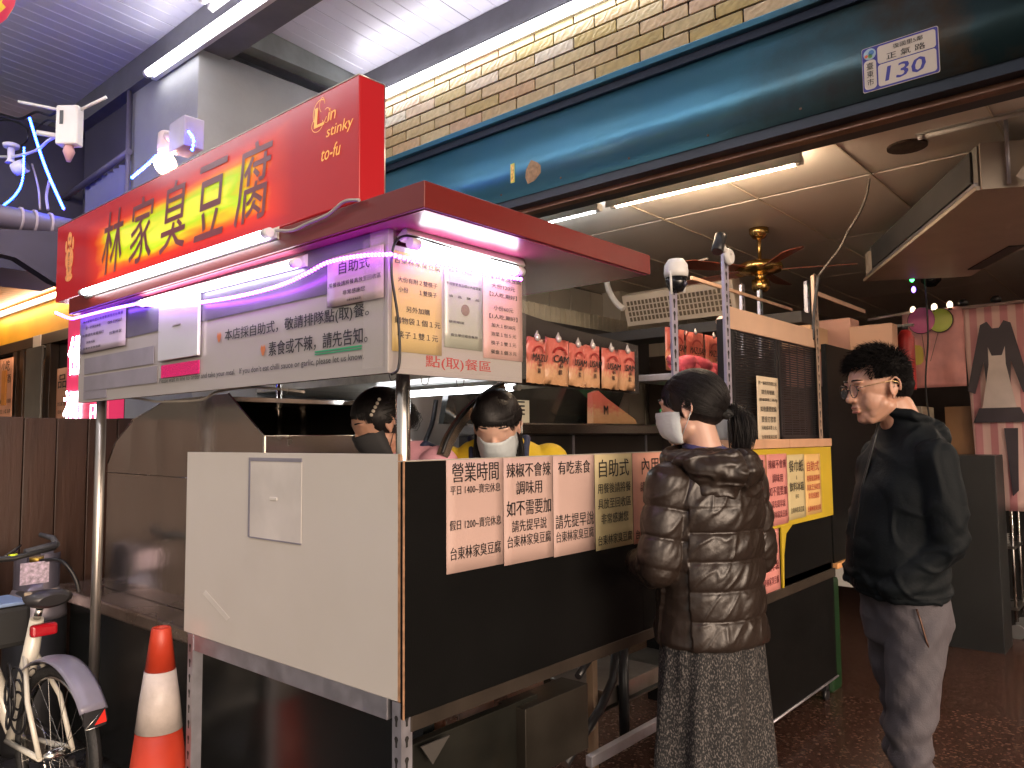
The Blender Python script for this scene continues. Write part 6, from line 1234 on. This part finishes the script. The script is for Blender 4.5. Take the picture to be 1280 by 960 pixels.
def scalp(M, parent, face_x=.060, low=-.035, seed=3, N=2600, L0=.03, mat=hairm, up=.5, side=.014):
    mb = MB(); mb.ell(M @ Vector((-.016, 0, .042)), (.101, .082, .088), M.to_3x3().to_4x4(), 28, 18); mb.ell(M @ Vector((-.055, 0, .0)), (.060, .068, .060), M.to_3x3().to_4x4())
    Mi = M.inverted()
    def cutf(p):
        q = Mi @ p; return (q.x > face_x-.02*(q.z < .09) and q.z < .078) or (q.x > -.012 and q.z < .030) or q.z < low-.02
    fuse(mb, 'hair_cap', mat, parent, .004, 3, cut=cutf, disp=lambda p, q: nz3(p, 40, 2)*.004)
    rnd = random.Random(seed); P = []
    while len(P) < N:
        th = rnd.uniform(-PI, PI); ph = math.asin(rnd.uniform(-.75, 1)); p0 = on_skull(M, th, ph, .99); q = Mi @ p0
        if (q.x > face_x-.005 and q.z < .070) or (q.x > -.008 and q.z < .034) or q.z < low-.03*(q.x < -.06): continue
        d = (q-Vector((-.01, 0, .03))).normalized(); topn = max(0, d.z)
        L_ = L0*(.45+.9*topn)*rnd.uniform(.7, 1.15)
        fl = Vector((.75*topn+.0, 0, -.75*(1-topn)))+Vector([rnd.gauss(0, .22) for _ in range(3)]); dir_ = (d*(.12+(up+.23)*topn)+fl*.8).normalized(); L_ *= (.45+.55*min(1, topn*2))
        pts = [q, q+dir_*L_*.5+d*side*.3, q+dir_*L_+d*side*.3+Vector((.1*L_*topn, 0, -.25*L_*(topn)))]; P.append([M @ x for x in pts])
    strands(P, .0011, 'hair', mat, parent)
scalp(Hm, ma, N=4200, L0=.034, mat=pm('matt_black_hair', (.006, .005, .005), .75, 0, .4, 160, spec=.12))
# ---------------------------------------------------------------- the cook in yellow
sh = Vector((.66, .27, 0))
c2 = base_obj('cook in a yellow shirt and navy apron with a pale mask looking down', sh.x, sh.y, math.radians(222)); c2.location.z = .035
Hm = HM((.100, -.005, 1.428), math.radians(-8), .50, 0, .92)
mb = MB(); head_pieces(mb, Hm); caps(mb, (-.02, 0, 1.33), (.05, 0, 1.41), .048, .046)
loft(mb, [((-.05, 0, .80), .10, .15), ((-.04, 0, 1.0), .10, .14), ((-.03, 0, 1.18), .09, .15), ((-.02, 0, 1.27), .05, .08)])
for s_ in (-1, 1): caps(mb, (-.03, .15*s_, 1.22), (-.0, .19*s_, 1.0), .04, .035); caps(mb, (.0, .19*s_, 1.0), (.12, .10*s_, .90), .033, .026); mb.ell((.155, .08*s_, .88), (.045, .03, .018)); caps(mb, (-.05, .08*s_, .8), (-.05, .09*s_, .012), .07, .045)
for s_ in (-1, 1):
    for q in range(4): caps(mb, (.18, (.058+.014*q)*s_, .875), (.215, (.054+.013*q)*s_, .86), .008, .007, 8)
    caps(mb, (.14, .054*s_, .88), (.17, .036*s_, .875), .010, .008, 8)
fuse(mb, 'body', skin2, c2, .0045, 3); face_bits(Hm, c2, closed=True)
ylw = pm('yellow_shirt', (.62, .42, .015), .75, 0, .08, 8, .1, 120); nvy = pm('navy_apron', (.015, .022, .06), .7, 0, .1, 8)
mb = MB(); loft(mb, [((-.04, 0, .78), .125, .175), ((-.035, 0, 1.0), .125, .165), ((-.03, 0, 1.15), .12, .18), ((-.028, 0, 1.315), .10, .19), ((-.026, 0, 1.365), .07, .125), ((-.020, 0, 1.395), .056, .07)], 36)
for s_ in (-1, 1): caps(mb, (-.03, .175*s_, 1.305), (-.01, .215*s_, 1.10), .062, .066)
fuse(mb, 'yellow_shirt', ylw, c2, .005, 5, lambda p, q: nz3((p.x, p.y, p.z*2), 10, 3)*.010, cut=lambda p: (p.x*p.x+p.y*p.y)**.5 < .052 and p.z > 1.37)
mb = MB()
for s_ in (-1, 1): mb.tube([(-.14, .06*s_, 1.24), (-.09, .085*s_, 1.365), (-.03, .095*s_, 1.385), (.05, .085*s_, 1.33), (.105, .075*s_, 1.12)], .016, 8)
mb.bbox((.088, -.11, .75), (.105, .11, 1.14), .01); fuse(mb, 'apron', nvy, c2, .005, 2)
mask_for(Hm, c2, maskm, .006)
def long_hair(M, parent, N=1700, seed=1, fringe=True, length=.30, clipd=None):
    mb = MB(); mb.ell(M @ Vector((-.014, 0, .034)), (.104, .086, .096), M.to_3x3().to_4x4(), 28, 18); mb.ell(M @ Vector((-.05, 0, -.01)), (.062, .072, .075), M.to_3x3().to_4x4()); Mi = M.inverted()
    fuse(mb, 'hair_cap', hairm, parent, .004, 3, cut=lambda p: (Mi @ p).x > .050 and (Mi @ p).z < .058 or ((Mi @ p).x > .005 and (Mi @ p).z < .010))
    rnd = random.Random(seed); P = []; down = Vector((0, 0, -1))
    for i in range(N):
        th = rnd.uniform(.55, PI)*rnd.choice((-1, 1)); a = on_skull(M, th*.3, 1.3, 1.03); b_ = on_skull(M, th, .8, 1.05+rnd.uniform(0, .03)); c = on_skull(M, th, .1, 1.07+rnd.uniform(0, .05)); d = on_skull(M, th*1.03, -.45, 1.06+rnd.uniform(0, .06))
        if (Mi @ d).x > -.012: d = on_skull(M, 1.75*(1 if th > 0 else -1), -.45, 1.05)
        l_ = length*rnd.uniform(.5, 1.0); e = d+down*l_*.5+Vector([rnd.gauss(0, .006) for _ in range(3)]); f = d+down*l_+Vector([rnd.gauss(0, .012) for _ in range(3)])
        P.append([a, b_, c, d, e, f])
    if fringe:
        for i in range(1100): th = rnd.uniform(-.95, .95); P.append([on_skull(M, th*.8, 1.25, 1.04), on_skull(M, th, .8, 1.07+rnd.uniform(0, .03)), on_skull(M, th, .38, 1.08), on_skull(M, th+rnd.uniform(-.06, .06), .06+rnd.uniform(-.16, .16)-.5*max(0, abs(th)-.55), 1.06)])
    strands(P, .0013, 'hair', hairm, parent)
long_hair(Hm, c2, 2000)
# ---------------------------------------------------------------- the cook in pink
c3 = base_obj('cook in a pink top with a black mask and pearl hair clip', .485, .575, math.radians(172)); c3.location.z = .035
Hm = HM((.080, .0, 1.440), math.radians(-14), .42, .0, .92)
mb = MB(); head_pieces(mb, Hm); caps(mb, (-.03, 0, 1.32), (.03, 0, 1.40), .048, .046)
loft(mb, [((-.07, 0, .80), .10, .15), ((-.06, 0, 1.0), .10, .14), ((-.045, 0, 1.16), .09, .15), ((-.03, 0, 1.25), .05, .08)])
for s_ in (-1, 1):
    caps(mb, (-.04, .15*s_, 1.20), (-.02, .19*s_, .98), .04, .035); caps(mb, (-.02, .19*s_, .98), (.2, .12*s_, .96), .033, .026); mb.ell((.24, .11*s_, .96), (.045, .03, .018)); caps(mb, (-.06, .08*s_, .8), (-.06, .09*s_, .012), .07, .045)
    for q in range(4): caps(mb, (.265, (.088+.014*q)*s_, .96), (.31, (.084+.013*q)*s_, .945), .008, .007, 8)
fuse(mb, 'body', skin, c3, .0045, 3); face_bits(Hm, c3, closed=True)
mb = MB(); loft(mb, [((-.06, 0, .78), .125, .175), ((-.05, 0, 1.0), .125, .165), ((-.045, 0, 1.13), .12, .18), ((-.04, 0, 1.305), .10, .185), ((-.035, 0, 1.35), .07, .125), ((-.03, 0, 1.38), .056, .07)], 36)
for s_ in (-1, 1): caps(mb, (-.04, .175*s_, 1.295), (-.02, .215*s_, 1.10), .066, .068)
fuse(mb, 'pink_top', pm('pink_top', (.62, .30, .36), .8, 0, .1, 10, .2, 90), c3, .005, 5, lambda p, q: nz3((p.x, p.y, p.z*2), 10, 3)*.010, cut=lambda p: (p.x*p.x+p.y*p.y)**.5 < .05 and p.z > 1.355)
mb = MB()
for s_ in (-1, 1): mb.tube([(-.15, .06*s_, 1.20), (-.11, .085*s_, 1.345), (-.045, .095*s_, 1.37), (.04, .085*s_, 1.30), (.09, .075*s_, 1.1)], .015, 8)
fuse(mb, 'apron_straps', nvy, c3, .005, 2)
mask_for(Hm, c3, pm('black_mask', (.02, .02, .022), .7), .004)
tied_hair(Hm, c3, Hm @ Vector((-.10, 0, .02)), 1500, 250, Vector((-.03, 0, 0)), .5)
pc_ = MB()
for k in range(5): pc_.ell(Hm @ (Vector((.040-.012*k, .083+.001*k, .050+.010*k))), (.0062, .0062, .0062), None, 10, 8)
pc_.build('pearl_clip', pm('pearl', (.8, .72, .6), .2, coat=.6), c3)
